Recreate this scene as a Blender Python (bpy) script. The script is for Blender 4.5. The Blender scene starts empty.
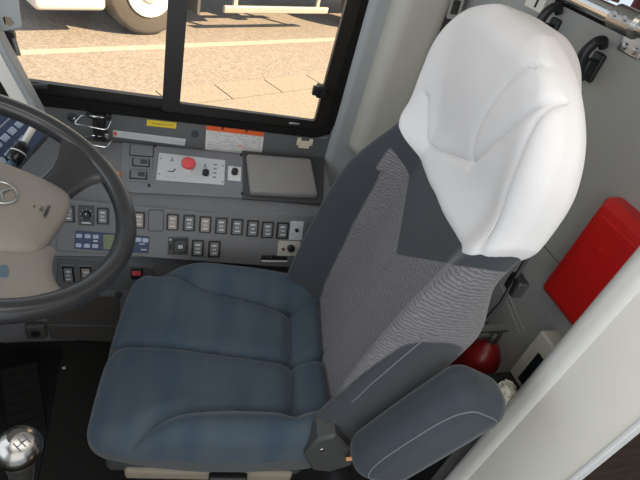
import bpy, math, random
import numpy as np
from mathutils import Vector, Matrix, noise

# ------------------------------------------------------------------ camera
SC = bpy.context.scene
COL = SC.collection
def nrm(v):
    v = np.array(v, float); return v / np.linalg.norm(v)
FPX = 480.0
_down = nrm([-180, 600, FPX])
_dx = np.array([1390, 33, FPX]); _dx = nrm(_dx - _down * _dx.dot(_down))
_up = -_down
_dy = np.cross(_up, _dx)
R = np.stack([_dx, _dy, _up])
CAM = np.array([0, 0, 1.5])
cd = bpy.data.cameras.new('camera'); cam = bpy.data.objects.new('camera', cd); COL.objects.link(cam)
cd.sensor_width = 36; cd.lens = 36 * FPX / 640; cd.clip_start = .01; cd.clip_end = 200
cam.matrix_world = Matrix([[R[i, 0], -R[i, 1], -R[i, 2], CAM[i]] for i in range(3)] + [[0, 0, 0, 1]])
SC.camera = cam
SC.view_settings.view_transform = 'Standard'; SC.view_settings.look = 'None'
SC.view_settings.gamma = 1; SC.view_settings.exposure = 0.0
SC.view_settings.use_curve_mapping = False

# ------------------------------------------------------------------ light
wd = bpy.data.worlds.new('world'); SC.world = wd; wd.use_nodes = True
bgn = wd.node_tree.nodes['Background']
bgn.inputs[0].default_value = (.80, .90, 1.0, 1); bgn.inputs[1].default_value = .95
sd = bpy.data.lights.new('sun', 'SUN'); so = bpy.data.objects.new('sun', sd); COL.objects.link(so)
sd.energy = 12.5; sd.color = (1, .73, .43); sd.angle = math.radians(.6)
so.rotation_euler = Vector((-.74, .24, -.62)).to_track_quat('-Z', 'Y').to_euler()
def area(name, loc, target, sx, sy, power, col):
    a = bpy.data.lights.new(name, 'AREA'); o = bpy.data.objects.new(name, a); COL.objects.link(o)
    a.shape = 'RECTANGLE'; a.size = sx; a.size_y = sy; a.energy = power; a.color = col
    o.location = loc; o.rotation_euler = (Vector(target) - Vector(loc)).to_track_quat('-Z', 'Y').to_euler()
area('daylight_windshield', (-1.45, .1, 1.45), (.2, .6, .7), 2.0, 1.0, 13, (.86, .93, 1.0))
area('daylight_door', (.15, -1.0, 1.35), (.3, 1.0, .7), 1.5, 1.1, 8, (1.0, .96, .9))
area('ceiling_fill', (.35, .1, 2.0), (.35, .25, 0), 1.2, .5, 5, (1.0, .95, .88))  # added fill from above to brighten the cab; no fixture there

# ------------------------------------------------------------------ picking helpers (pixel + known plane -> point)
def ray(u, v): return R @ nrm([u - 320, v - 240, FPX])
def W(u, v, axis, val):
    d = ray(u, v); return CAM + d * ((val - CAM[axis]) / d[axis])
def onplane(u, v, P0, n):
    d = ray(u, v); return CAM + d * ((np.dot(P0 - CAM, n)) / np.dot(d, n))

# ------------------------------------------------------------------ mesh builder
class MB:
    def __init__(s): s.v = []; s.f = []; s.m = []
    def add(s, vs, fs, m=0):
        o = len(s.v); s.v += [tuple(map(float, p)) for p in vs]
        for f in fs: s.f.append([i + o for i in f]); s.m.append(m)
        return s
    def xf(s, M, start=0):
        M = Matrix(M); s.v[start:] = [tuple(M @ Vector(p)) for p in s.v[start:]]; return s
def frame(o, x, y, z=None):
    x = nrm(x); y = np.array(y, float); y = nrm(y - x * x.dot(y)); z = np.cross(x, y)
    return Matrix([[x[i], y[i], z[i], o[i]] for i in range(3)] + [[0, 0, 0, 1]])
I4 = Matrix.Identity(4)
def rbox(mb, c, h, r, seg=3, n=(1, 1, 1), M=None, m=0):
    """rounded box: centre, half sizes, edge radius, n = splits of the flat parts"""
    c = np.array(c, float); h = np.array(h, float)
    r = min(r, min(h) * .999)
    ax = []
    for a in range(3):
        L = []
        inner = h[a] - r
        for k in range(seg): L.append((-inner, -math.tan(math.pi / 4 * (1 - k / seg))))
        for k in range(n[a] + 1): L.append((-inner + 2 * inner * k / n[a], 0.0))
        for k in range(1, seg + 1): L.append((inner, math.tan(math.pi / 4 * k / seg)))
        ax.append(L)
    key = {}; vs = []; fs = []
    def vid(p):
        k = (round(p[0], 6), round(p[1], 6), round(p[2], 6))
        if k not in key: key[k] = len(vs); vs.append(p)
        return key[k]
    for a in range(3):
        b, c2 = (a + 1) % 3, (a + 2) % 3
        for sgn in (1, -1):
            g = []
            for (ib, ob) in ax[b]:
                row = []
                for (ic, oc) in ax[c2]:
                    d = [0, 0, 0]; d[a] = sgn; d[b] = ob; d[c2] = oc
                    d = np.array(d, float); d /= np.linalg.norm(d)
                    p = np.zeros(3); p[a] = sgn * (h[a] - r); p[b] = ib; p[c2] = ic
                    row.append(vid(p + d * r))
                g.append(row)
            for i in range(len(g) - 1):
                for j in range(len(g[0]) - 1):
                    q = [g[i][j], g[i + 1][j], g[i + 1][j + 1], g[i][j + 1]]
                    if sgn < 0: q.reverse()
                    q2 = []
                    for t in q:
                        if t not in q2: q2.append(t)
                    if len(q2) > 2: fs.append(q2)
    vs = [p + c for p in vs]
    if M is not None: vs = [tuple(M @ Vector(p)) for p in vs]
    return mb.add(vs, fs, m)
def box(mb, lo, hi, m=0, M=None):
    vs = [(x, y, z) for x in (lo[0], hi[0]) for y in (lo[1], hi[1]) for z in (lo[2], hi[2])]
    if M is not None: vs = [tuple(M @ Vector(p)) for p in vs]
    return mb.add(vs, [(0, 1, 3, 2), (4, 6, 7, 5), (0, 4, 5, 1), (2, 3, 7, 6), (0, 2, 6, 4), (1, 5, 7, 3)], m)
def tube(mb, path, r, n=12, closed=False, m=0, flat=1.0, cap=True):
    path = [np.array(p, float) for p in path]; N = len(path)
    rad = r if hasattr(r, '__len__') else [r] * N
    tang = []
    for i in range(N):
        if closed: t = path[(i + 1) % N] - path[i - 1]
        else: t = path[min(i + 1, N - 1)] - path[max(i - 1, 0)]
        tang.append(nrm(t))
    u = np.cross(tang[0], [0, 0, 1]); 
    if np.linalg.norm(u) < 1e-3: u = np.cross(tang[0], [0, 1, 0])
    u = nrm(u); vs = []
    for i in range(N):
        u = nrm(u - tang[i] * tang[i].dot(u)); w = np.cross(tang[i], u)
        for k in range(n):
            a = 2 * math.pi * k / n
            vs.append(path[i] + rad[i] * (math.cos(a) * u + flat * math.sin(a) * w))
    fs = []
    for i in range(N if closed else N - 1):
        j = (i + 1) % N
        for k in range(n):
            k2 = (k + 1) % n
            fs.append((i * n + k, i * n + k2, j * n + k2, j * n + k))
    if not closed and cap:
        fs.append(tuple(range(n - 1, -1, -1))); fs.append(tuple((N - 1) * n + k for k in range(n)))
    return mb.add(vs, fs, m)
def lathe(mb, prof, n=24, M=None, m=0):
    """profile [(radius, z)] about local z"""
    vs = []; fs = []; 
    for (r, z) in prof:
        for k in range(n):
            a = 2 * math.pi * k / n; vs.append((r * math.cos(a), r * math.sin(a), z))
    for i in range(len(prof) - 1):
        for k in range(n):
            k2 = (k + 1) % n; fs.append((i * n + k, i * n + k2, (i + 1) * n + k2, (i + 1) * n + k))
    fs.append(tuple(range(n - 1, -1, -1))); fs.append(tuple((len(prof) - 1) * n + k for k in range(n)))
    if M is not None: vs = [tuple(M @ Vector(p)) for p in vs]
    return mb.add(vs, fs, m)
def prism(mb, poly, z0, z1, M=None, m=0, bev=0.0):
    """polygon (local xy, ccw) extruded z0..z1, top edge bevelled"""
    P = np.array(poly, float); n = len(P)
    rings = [(P, z0), (P, z1 - bev)]
    if bev > 0:
        c = P.mean(0); q = []
        for i in range(n):
            e1 = nrm(P[i] - P[i - 1]); e2 = nrm(P[(i + 1) % n] - P[i])
            n1 = np.array([-e1[1], e1[0]]); n2 = np.array([-e2[1], e2[0]]); b = nrm(n1 + n2)
            q.append(P[i] + b * bev / max(.4, b.dot(n1)))
        rings.append((np.array(q), z1))
    vs = [(p[0], p[1], z) for ring, z in rings for p in ring]; fs = []
    for i in range(len(rings) - 1):
        for k in range(n):
            k2 = (k + 1) % n; fs.append((i * n + k, i * n + k2, (i + 1) * n + k2, (i + 1) * n + k))
    fs.append(tuple(range(n - 1, -1, -1))); fs.append(tuple((len(rings) - 1) * n + k for k in range(n)))
    if M is not None: vs = [tuple(M @ Vector(p)) for p in vs]
    return mb.add(vs, fs, m)
def rrect(w, h, r, n=5):
    """rounded rectangle outline, centred, full sizes"""
    out = []
    for cx, cy, a0 in ((w / 2 - r, h / 2 - r, 0), (-w / 2 + r, h / 2 - r, 90), (-w / 2 + r, -h / 2 + r, 180), (w / 2 - r, -h / 2 + r, 270)):
        for k in range(n + 1):
            a = math.radians(a0 + 90 * k / n); out.append((cx + r * math.cos(a), cy + r * math.sin(a)))
    return out
def ring(mb, outer, inner, z0, z1, M=None, m=0):
    n = len(outer)
    vs = [(p[0], p[1], z) for z in (z0, z1) for L in (outer, inner) for p in L]; fs = []
    for k in range(n):
        k2 = (k + 1) % n
        o0, i0, o1, i1 = 0, n, 2 * n, 3 * n
        fs += [(o1 + k, o1 + k2, i1 + k2, i1 + k), (o0 + k, i0 + k, i0 + k2, o0 + k2), (o0 + k, o0 + k2, o1 + k2, o1 + k), (i0 + k, i1 + k, i1 + k2, i0 + k2)]
    if M is not None: vs = [tuple(M @ Vector(p)) for p in vs]
    return mb.add(vs, fs, m)
def text(mb, s, size, M, m=0, depth=.0004, align='CENTER'):
    cu = bpy.data.curves.new('t', 'FONT'); cu.body = s; cu.size = size; cu.extrude = depth; cu.align_x = align; cu.align_y = 'CENTER'
    cu.resolution_u = 2
    o = bpy.data.objects.new('t', cu); COL.objects.link(o)
    dg = bpy.context.evaluated_depsgraph_get(); me = bpy.data.meshes.new_from_object(o.evaluated_get(dg))
    mb.add([tuple(M @ v.co) for v in me.vertices], [list(p.vertices) for p in me.polygons], m)
    bpy.data.objects.remove(o); bpy.data.curves.remove(cu); bpy.data.meshes.remove(me)
    return mb

# ------------------------------------------------------------------ objects
MW = {}
def thing(name, loc, label, cat, group=None, rz=0.0):
    o = bpy.data.objects.new(name, None); COL.objects.link(o); o.empty_display_size = .05
    o.location = loc; o.rotation_euler = (0, 0, rz); o['label'] = label; o['category'] = cat
    if group: o['group'] = group
    MW[o] = Matrix.Translation(Vector(loc)) @ Matrix.Rotation(rz, 4, 'Z')
    return o
def build(name, mb, mats, parent=None, smooth=40, local=False, label=None, cat=None, group=None, kind=None):
    """one mesh object; world coordinates unless local"""
    vs = mb.v
    if parent is not None:
        Mi = I4 if local else MW[parent].inverted()
        vs = [tuple(Mi @ Vector(p)) for p in vs]; loc = (0, 0, 0)
    else:
        a = np.array(vs); lo, hi = a.min(0), a.max(0)
        loc = ((lo[0] + hi[0]) / 2, (lo[1] + hi[1]) / 2, lo[2])
        vs = [(p[0] - loc[0], p[1] - loc[1], p[2] - loc[2]) for p in vs]
    me = bpy.data.meshes.new(name); me.from_pydata(vs, [], mb.f)
    if not isinstance(mats, (list, tuple)): mats = [mats]
    for mt in mats: me.materials.append(mt)
    me.polygons.foreach_set('material_index', mb.m)
    if smooth:
        me.polygons.foreach_set('use_smooth', [True] * len(mb.f)); me.set_sharp_from_angle(angle=math.radians(smooth))
    me.update()
    o = bpy.data.objects.new(name, me); COL.objects.link(o); o.location = loc
    if parent is not None:
        o.parent = parent; MW[o] = MW[parent]
    else: MW[o] = Matrix.Translation(Vector(loc))
    if label: o['label'] = label
    if cat: o['category'] = cat
    if group: o['group'] = group
    if kind: o['kind'] = kind
    return o
def structure(name, mb, mats, smooth=40, parent=None):
    return build(name, mb, mats, parent, smooth, kind=None if parent else 'structure')

# ------------------------------------------------------------------ materials
def mat(name, col, rough=.5, metal=0.0, var=.06, scale=40, bump=0.0, bscale=300, sheen=0.0, coat=0.0, spec=.5, emit=None):
    m = bpy.data.materials.new(name); m.use_nodes = True
    nt = m.node_tree; N = nt.nodes; L = nt.links; b = N['Principled BSDF']
    b.inputs['Roughness'].default_value = rough; b.inputs['Metallic'].default_value = metal
    b.inputs['Specular IOR Level'].default_value = spec
    if sheen: b.inputs['Sheen Weight'].default_value = sheen; b.inputs['Sheen Roughness'].default_value = .4
    if coat: b.inputs['Coat Weight'].default_value = coat; b.inputs['Coat Roughness'].default_value = .1
    tc = N.new('ShaderNodeTexCoord'); nz = N.new('ShaderNodeTexNoise'); nz.inputs['Scale'].default_value = scale
    nz.inputs['Detail'].default_value = 4
    L.new(tc.outputs['Object'], nz.inputs['Vector'])
    mx = N.new('ShaderNodeMix'); mx.data_type = 'RGBA'
    c = np.array(col)
    mx.inputs['A'].default_value = (*np.clip(c * (1 - var), 0, 1), 1); mx.inputs['B'].default_value = (*np.clip(c * (1 + var), 0, 1), 1)
    L.new(nz.outputs['Fac'], mx.inputs['Factor']); L.new(mx.outputs['Result'], b.inputs['Base Color'])
    if bump:
        n2 = N.new('ShaderNodeTexNoise'); n2.inputs['Scale'].default_value = bscale; n2.inputs['Detail'].default_value = 3
        bp = N.new('ShaderNodeBump'); bp.inputs['Strength'].default_value = bump; bp.inputs['Distance'].default_value = .002
        L.new(tc.outputs['Object'], n2.inputs['Vector']); L.new(n2.outputs['Fac'], bp.inputs['Height']); L.new(bp.outputs['Normal'], b.inputs['Normal'])
    if emit:
        b.inputs['Emission Color'].default_value = (*emit[0], 1); b.inputs['Emission Strength'].default_value = emit[1]
    return m
M_ = {}
def mm(key, *a, **k): M_[key] = mat(key, *a, **k)
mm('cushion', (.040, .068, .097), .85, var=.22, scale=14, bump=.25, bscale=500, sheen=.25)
mm('boxing', (.075, .08, .082), .85, var=.2, scale=20, bump=.25, bscale=500, sheen=.2)
mm('seatdark', (.045, .052, .062), .85, var=.2, scale=20, bump=.25, bscale=500, sheen=.2)
mm('armfab', (.036, .046, .058), .85, var=.25, scale=12, bump=.25, bscale=500, sheen=.25)
mm('cover', (.78, .755, .745), .8, var=.03, scale=8, bump=.12, bscale=400)
mm('piping', (.17, .18, .19), .8)
mm('console', (.175, .177, .185), .5, var=.08, scale=25, bump=.12, bscale=700)
mm('console_top', (.205, .21, .228), .5, var=.06, scale=25, bump=.12, bscale=700)
mm('band', (.12, .125, .128), .55, var=.08, scale=25, bump=.1, bscale=700)
mm('lid', (.27, .255, .24), .5, var=.06, scale=18, bump=.12, bscale=700)
mm('kick', (.075, .068, .06), .6, var=.1)
mm('black', (.012, .012, .013), .45, var=.1)
mm('blackgloss', (.008, .009, .010), .25, var=.1)
mm('rubber', (.010, .009, .008), .9, spec=.2, var=.15)
mm('frame', (.02, .017, .015), .35, var=.1)
mm('darkgrey', (.05, .052, .055), .45, var=.1)
mm('key', (.18, .185, .19), .4, var=.12, scale=60)
mm('keywarm', (.36, .30, .27), .4, var=.15, scale=120)
mm('white', (.75, .75, .74), .5, var=.03)
mm('plate', (.62, .64, .66), .35, var=.04)
mm('paper', (.70, .69, .66), .6, var=.05, scale=60)
mm('ink', (.12, .13, .16), .6)
mm('inkgrey', (.46, .47, .50), .6)
mm('orange', (.80, .13, .03), .5)
mm('yellow', (.85, .60, .03), .45)
mm('red', (.58, .012, .010), .38, var=.12, scale=12)
mm('redbutton', (.80, .09, .10), .35)
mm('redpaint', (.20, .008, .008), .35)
mm('amber', (.75, .22, .02), .3)
mm('wheel', (.035, .035, .037), .27, var=.1, bump=.08, bscale=900, coat=.25)
mm('hub', (.29, .255, .225), .48, var=.06, bump=.35, bscale=420)
mm('hubdark', (.09, .083, .077), .42, var=.08, bump=.35, bscale=420)
mm('bluegrey', (.10, .16, .21), .3)
mm('chrome', (.75, .74, .72), .16, 1.0)
mm('knobsteel', (.30, .285, .27), .22, 1.0, var=.15)
mm('steel', (.55, .54, .52), .3, 1.0, var=.1)
mm('partition', (.40, .405, .385), .55, var=.04, scale=4, bump=.06, bscale=300)
mm('pillar', (.50, .48, .42), .5, var=.04, scale=5)
mm('pillargrey', (.36, .38, .38), .5, var=.04, scale=5)
mm('post', (.82, .79, .71), .45, var=.03, scale=5)
mm('postedge', (.74, .73, .69), .4)
mm('cream', (.80, .70, .54), .45, var=.05)
mm('device', (.58, .56, .48), .45)
mm('screen', (.012, .02, .022), .25)
mm('lcd', (.16, .19, .09), .3)
mm('bluepanel', (.022, .04, .11), .4)
mm('bluekey', (.42, .48, .62), .4)
mm('hookblack', (.010, .012, .014), .4)
mm('carpet', (.016, .015, .013), .95, var=.5, scale=180, bump=.5, bscale=400)
mm('mat', (.005, .005, .006), .5, var=.5, scale=60, bump=.4, bscale=150)
mm('webbing', (.10, .085, .075), .8, var=.15, scale=80)
mm('curtain', (.20, .12, .085), .9, var=.15)
mm('maroon', (.10, .02, .025), .9, var=.2)
mm('ceil', (.6, .58, .54), .7)
mm('shell', (.42, .42, .40), .6)
mm('truckwhite', (.75, .74, .72), .35)
mm('tyre', (.12, .11, .10), .9, var=.2, scale=30, bump=.4, bscale=60)
mm('chassis', (.10, .095, .09), .6)
mm('galv', (.50, .48, .45), .45, .3)
mm('concrete', (.30, .275, .24), .9, var=.35, scale=30, bump=.4, bscale=120)
mm('joint', (.14, .12, .10), .95)
mm('linepaint', (.46, .43, .37), .8, var=.55, scale=22)
mm('orange_tag', (.85, .30, .08), .6)
mm('rail_sunlit', (.30, .25, .19), .6)  # tan tone carries the sunlit strip along the seat base
mm('seatbase', (.06, .06, .06), .55)

def sun_streaks(m):
    """cushion cloth: long soft streaks of sunlight in the colour instead of fine speckle"""
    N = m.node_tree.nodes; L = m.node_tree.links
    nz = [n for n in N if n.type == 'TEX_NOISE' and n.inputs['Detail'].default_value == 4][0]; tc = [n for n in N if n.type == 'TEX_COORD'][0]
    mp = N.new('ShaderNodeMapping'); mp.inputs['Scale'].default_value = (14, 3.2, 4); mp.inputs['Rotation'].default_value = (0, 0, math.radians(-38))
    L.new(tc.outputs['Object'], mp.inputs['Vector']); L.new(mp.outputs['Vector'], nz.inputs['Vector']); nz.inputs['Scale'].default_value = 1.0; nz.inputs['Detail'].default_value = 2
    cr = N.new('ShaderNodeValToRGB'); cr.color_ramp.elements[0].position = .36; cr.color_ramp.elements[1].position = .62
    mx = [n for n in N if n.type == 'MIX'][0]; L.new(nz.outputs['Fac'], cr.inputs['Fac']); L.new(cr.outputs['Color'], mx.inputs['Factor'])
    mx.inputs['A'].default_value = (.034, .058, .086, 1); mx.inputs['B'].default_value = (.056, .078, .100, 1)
sun_streaks(M_['cushion'])  # faint diagonal sun streaks are painted into the cushion colour
def shade_asphalt():
    m = bpy.data.materials.new('asphalt'); m.use_nodes = True
    N = m.node_tree.nodes; L = m.node_tree.links; b = N['Principled BSDF']; b.inputs['Roughness'].default_value = .95
    tc = N.new('ShaderNodeTexCoord'); n1 = N.new('ShaderNodeTexNoise'); n1.inputs['Scale'].default_value = 34; n1.inputs['Detail'].default_value = 8; n1.inputs['Roughness'].default_value = .7
    cr = N.new('ShaderNodeValToRGB'); cr.color_ramp.elements[0].position = .3; cr.color_ramp.elements[1].position = .75
    cr.color_ramp.elements[0].color = (.16, .145, .135, 1); cr.color_ramp.elements[1].color = (.43, .395, .365, 1)
    L.new(tc.outputs['Object'], n1.inputs['Vector']); L.new(n1.outputs['Fac'], cr.inputs['Fac']); L.new(cr.outputs['Color'], b.inputs['Base Color'])
    return m
M_['asphalt'] = shade_asphalt()
def shade_wood():
    m = bpy.data.materials.new('wood_floor'); m.use_nodes = True
    N = m.node_tree.nodes; L = m.node_tree.links; b = N['Principled BSDF']; b.inputs['Roughness'].default_value = .5
    tc = N.new('ShaderNodeTexCoord'); mp = N.new('ShaderNodeMapping'); mp.inputs['Scale'].default_value = (8, 90, 8)
    n1 = N.new('ShaderNodeTexNoise'); n1.inputs['Scale'].default_value = 1.0; n1.inputs['Detail'].default_value = 6
    cr = N.new('ShaderNodeValToRGB'); cr.color_ramp.elements[0].position = .3; cr.color_ramp.elements[1].position = .8
    cr.color_ramp.elements[0].color = (.045, .028, .020, 1); cr.color_ramp.elements[1].color = (.11, .07, .052, 1)
    L.new(tc.outputs['Object'], mp.inputs['Vector']); L.new(mp.outputs['Vector'], n1.inputs['Vector'])
    L.new(n1.outputs['Fac'], cr.inputs['Fac']); L.new(cr.outputs['Color'], b.inputs['Base Color'])
    return m
M_['wood'] = shade_wood()
def shade_backrest():
    """woven grey panel against plain dark cloth; the border comes from a distance attribute"""
    m = bpy.data.materials.new('seat_cloth'); m.use_nodes = True
    N = m.node_tree.nodes; L = m.node_tree.links; b = N['Principled BSDF']; b.inputs['Roughness'].default_value = .88
    b.inputs['Sheen Weight'].default_value = .2
    at = N.new('ShaderNodeAttribute'); at.attribute_name = 'woven'
    mr = N.new('ShaderNodeMapRange'); mr.inputs['From Min'].default_value = -.0012; mr.inputs['From Max'].default_value = .0012
    L.new(at.outputs['Fac'], mr.inputs['Value'])
    tc = N.new('ShaderNodeTexCoord'); mp = N.new('ShaderNodeMapping'); mp.inputs['Scale'].default_value = (1, 1, 1.0)
    wv = N.new('ShaderNodeTexWave'); wv.bands_direction = 'Z'; wv.inputs['Scale'].default_value = 42; wv.inputs['Distortion'].default_value = 5.0
    wv.inputs['Detail'].default_value = 1.5; wv.inputs['Detail Scale'].default_value = 2.2
    L.new(tc.outputs['Object'], mp.inputs['Vector']); L.new(mp.outputs['Vector'], wv.inputs['Vector'])
    cr = N.new('ShaderNodeValToRGB')
    cr.color_ramp.elements[0].color = (.105, .10, .108, 1); cr.color_ramp.elements[1].color = (.185, .175, .182, 1)
    L.new(wv.outputs['Fac'], cr.inputs['Fac'])
    nz = N.new('ShaderNodeTexNoise'); nz.inputs['Scale'].default_value = 18; nz.inputs['Detail'].default_value = 4
    L.new(tc.outputs['Object'], nz.inputs['Vector'])
    c2 = N.new('ShaderNodeValToRGB'); c2.color_ramp.elements[0].color = (.027, .032, .039, 1); c2.color_ramp.elements[1].color = (.042, .047, .055, 1)
    L.new(nz.outputs['Fac'], c2.inputs['Fac'])
    mx = N.new('ShaderNodeMix'); mx.data_type = 'RGBA'
    L.new(mr.outputs['Result'], mx.inputs['Factor']); L.new(c2.outputs['Color'], mx.inputs['A']); L.new(cr.outputs['Color'], mx.inputs['B'])
    st = N.new('ShaderNodeAttribute'); st.attribute_name = 'stitch'
    ms = N.new('ShaderNodeMapRange'); ms.inputs['From Min'].default_value = .0022; ms.inputs['From Max'].default_value = .0008
    L.new(st.outputs['Fac'], ms.inputs['Value'])
    m2 = N.new('ShaderNodeMix'); m2.data_type = 'RGBA'; m2.inputs['B'].default_value = (.14, .15, .16, 1)
    L.new(ms.outputs['Result'], m2.inputs['Factor']); L.new(mx.outputs['Result'], m2.inputs['A'])
    L.new(m2.outputs['Result'], b.inputs['Base Color'])
    bp = N.new('ShaderNodeBump'); bp.inputs['Strength'].default_value = .35; bp.inputs['Distance'].default_value = .002
    mu = N.new('ShaderNodeMath'); mu.operation = 'MULTIPLY'; L.new(wv.outputs['Fac'], mu.inputs[0]); L.new(mr.outputs['Result'], mu.inputs[1])
    L.new(mu.outputs[0], bp.inputs['Height']); L.new(bp.outputs['Normal'], b.inputs['Normal'])
    return m
M_['backcloth'] = shade_backrest()
def shade_glass():
    m = bpy.data.materials.new('window_glass'); m.use_nodes = True
    N = m.node_tree.nodes; L = m.node_tree.links
    for x in list(N):
        if x.type != 'OUTPUT_MATERIAL': N.remove(x)
    out = [x for x in N if x.type == 'OUTPUT_MATERIAL'][0]
    t = N.new('ShaderNodeBsdfTransparent'); t.inputs[0].default_value = (.95, .95, .94, 1)
    g = N.new('ShaderNodeBsdfGlossy'); g.inputs['Roughness'].default_value = .02
    fr = N.new('ShaderNodeFresnel'); fr.inputs['IOR'].default_value = 1.35
    mx = N.new('ShaderNodeMixShader'); L.new(fr.outputs[0], mx.inputs[0]); L.new(t.outputs[0], mx.inputs[1]); L.new(g.outputs[0], mx.inputs[2])
    L.new(mx.outputs[0], out.inputs['Surface']); return m
M_['glass'] = shade_glass()

# ================================================================== THE SETTING
YW = 1.45           # inner face of the right side wall
XP = .88            # front face of the partition behind the driver
ZR = -.60           # road level
floor = MB(); box(floor, (-1.25, -1.0, -.06), (.95, 1.47, 0)); structure('floor', floor, M_['carpet'], 0)
aisle = MB(); box(aisle, (.951, -1.0, -.06), (3.4, 1.47, 0)); structure('floor_aisle', aisle, M_['wood'], 0)
ce = MB(); box(ce, (-1.6, -1.1, 2.1), (3.4, 1.55, 2.16)); structure('ceiling', ce, M_['ceil'], 0)
wl = MB()
box(wl, (-1.5, -1.08, -.06), (-.75, -1.02, .8)); box(wl, (-1.5, -1.08, 1.95), (3.4, -1.02, 2.1)); box(wl, (.95, -1.08, -.06), (3.4, -1.02, .8))
box(wl, (.9, -1.08, .8), (1.0, -1.02, 1.95)); box(wl, (2.1, -1.08, .8), (2.2, -1.02, 1.95)); box(wl, (-.8, -1.08, -.06), (-.74, -1.02, 1.95))
structure('wall_left', wl, M_['shell'], 0)
wf = MB(); box(wf, (-1.31, -1.02, -.06), (-1.25, 1.45, .55)); box(wf, (-1.56, -1.08, 1.95), (-1.5, 1.5, 2.1)); structure('wall_front', wf, M_['shell'], 0)
wb = MB(); box(wb, (3.4, -1.1, -.06), (3.46, 1.55, 2.16)); structure('wall_back', wb, M_['shell'], 0)

# ---- window in the right wall
sill = .5 * (W(200, 118, 1, YW)[2] + W(60, 100, 1, YW)[2])
XL, XR, ZT = -.78, .575, 1.80
zb = .765
wr = MB()
box(wr, (-1.5, YW, -.06), (3.4, YW + .06, zb + .02)); box(wr, (-1.5, YW, ZT - .02), (3.4, YW + .06, 2.1))
box(wr, (XR - .02, YW, zb), (1.05, YW + .06, ZT)); box(wr, (2.2, YW, zb), (2.3, YW + .06, ZT)); box(wr, (-1.5, YW, zb), (XL + .02, YW + .06, ZT))
structure('wall_right', wr, M_['shell'], 0)
FW = frame((-.0185, YW, .002), (1, 0, -.022), (0, 0, 1))     # local x = X, y = Z, z = -Y (towards the cab)
cx, cz = (XL + XR) / 2, (zb + ZT) / 2
def rr(x0, x1, z0, z1, r): return [(p[0] + (x0 + x1) / 2, p[1] + (z0 + z1) / 2) for p in rrect(x1 - x0, z1 - z0, r, 8)]
win = MB()
ring(win, rr(XL, XR, zb, ZT, .07), rr(XL + .026, XR - .026, zb + .026, ZT - .026, .05), -.05, .018, FW)
w1 = structure('window_1', win, M_['rubber'])
zg = zb + .062
def sash(x0, x1, d0, d1, bw=.026):
    s = MB(); z0, z1 = zb + .024, ZT - .024
    ring(s, rr(x0, x1, z0, z1, .012), rr(x0 + bw, x1 - bw, z0 + .034, z1 - .03, .008), d0, d1, FW)
    return s
xm = W(171, 96, 1, YW)[0]
structure('sash', sash(XL + .02, xm + .028, -.026, -.006, .05), M_['frame'], parent=w1)
structure('sash', sash(xm - .024, XR - .02, -.006, .010, .05), M_['frame'], parent=w1)
for (x0, x1, d) in ((XL + .05, xm, -.018), (xm, XR - .05, .000)):
    g = MB(); g.add([tuple(FW @ Vector(p)) for p in ((x0, zb + .05, d), (x1, zb + .05, d), (x1, ZT - .05, d), (x0, ZT - .05, d))], [(0, 1, 2, 3)]); structure('glass_pane', g, M_['glass'], 0, w1)
# sash latch on the right frame, and small finger catch on the rail
lt = MB(); p = W(321, 91, 1, YW - .02)
rbox(lt, p, (.016, .016, .020), .005); rbox(lt, p + np.array([-.020, -.012, .004]), (.012, .008, .015), .004); tube(lt, [p + np.array([0, -.016, .0]), p + np.array([0, -.03, .0])], .010)
structure('latch', lt, M_['black'], parent=w1)
fc = MB(); p = W(294, 124, 1, YW - .025); rbox(fc, p, (.018, .004, .004), .002); structure('catch', fc, M_['steel'], parent=w1)
fr = MB()
for u in (30, 36, 43):
    p = W(u, 86, 1, YW - .012); rbox(fr, p, (.012, .004, .006), .002)
structure('drain_clip', fr, M_['darkgrey'], parent=w1)

# ---- corner pillar lining between the window and the partition
pl = MB()
z0 = .60
rbox(pl, ((.555 + .80) / 2 + .02, YW, 1.3), (.125, .035, .75), .03, 4)
structure('trim_1', pl, M_['pillargrey'])
pb = MB(); rbox(pb, (.725, YW - .035, 1.42), (.088, .055, .70), .05, 6); structure('trim_2', pb, M_['pillar'])
ps = MB(); box(ps, (XP - .07, YW - .02, .3), (XP, YW, 2.1)); structure('trim_3', ps, M_['webbing'], 0)
# ---- partition behind the driver
pa = MB()
box(pa, (XP, .42, 0), (XP + .035, YW, .9115)); box(pa, (XP, .42, .9145), (XP + .035, YW, 1.375)); box(pa, (XP + .004, .42, .90), (XP + .03, YW, .93), 1)
structure('partition', pa, [M_['partition'], M_['black']], 0)
pr = MB()
def ribline(mbx, a, b, w=.006):
    a = np.array(a); b = np.array(b); tube(mbx, [a, b], w, 6)
for (a, b) in (((505, 288), (524, 330)), ((500, 283), (519, 333)), ((556, 302), (528, 335))):
    ribline(pr, W(*a, 0, XP), W(*b, 0, XP), .002)
structure('partition_rib', pr, M_['partition'])
# white end post on the aisle side
po = MB(); rbox(po, (.760, (.249 + .434) / 2, .95), (.010, (.434 - .249) / 2, .95), .006, 3); box(po, (.765, .40, 0), (.878, .43, 1.9))
pm = MB(); rbox(pm, (.775, .434 - .020, .95), (.032, .033, .948), .028, 6)
post = structure('end_post', po, M_['post'])
structure('corner_bead', pm, M_['postedge'], parent=post)
pe = MB(); rbox(pe, (.760, .249, .95), (.013, .004, .95), .002); structure('edge_strip', pe, M_['white'], parent=post)

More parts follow.
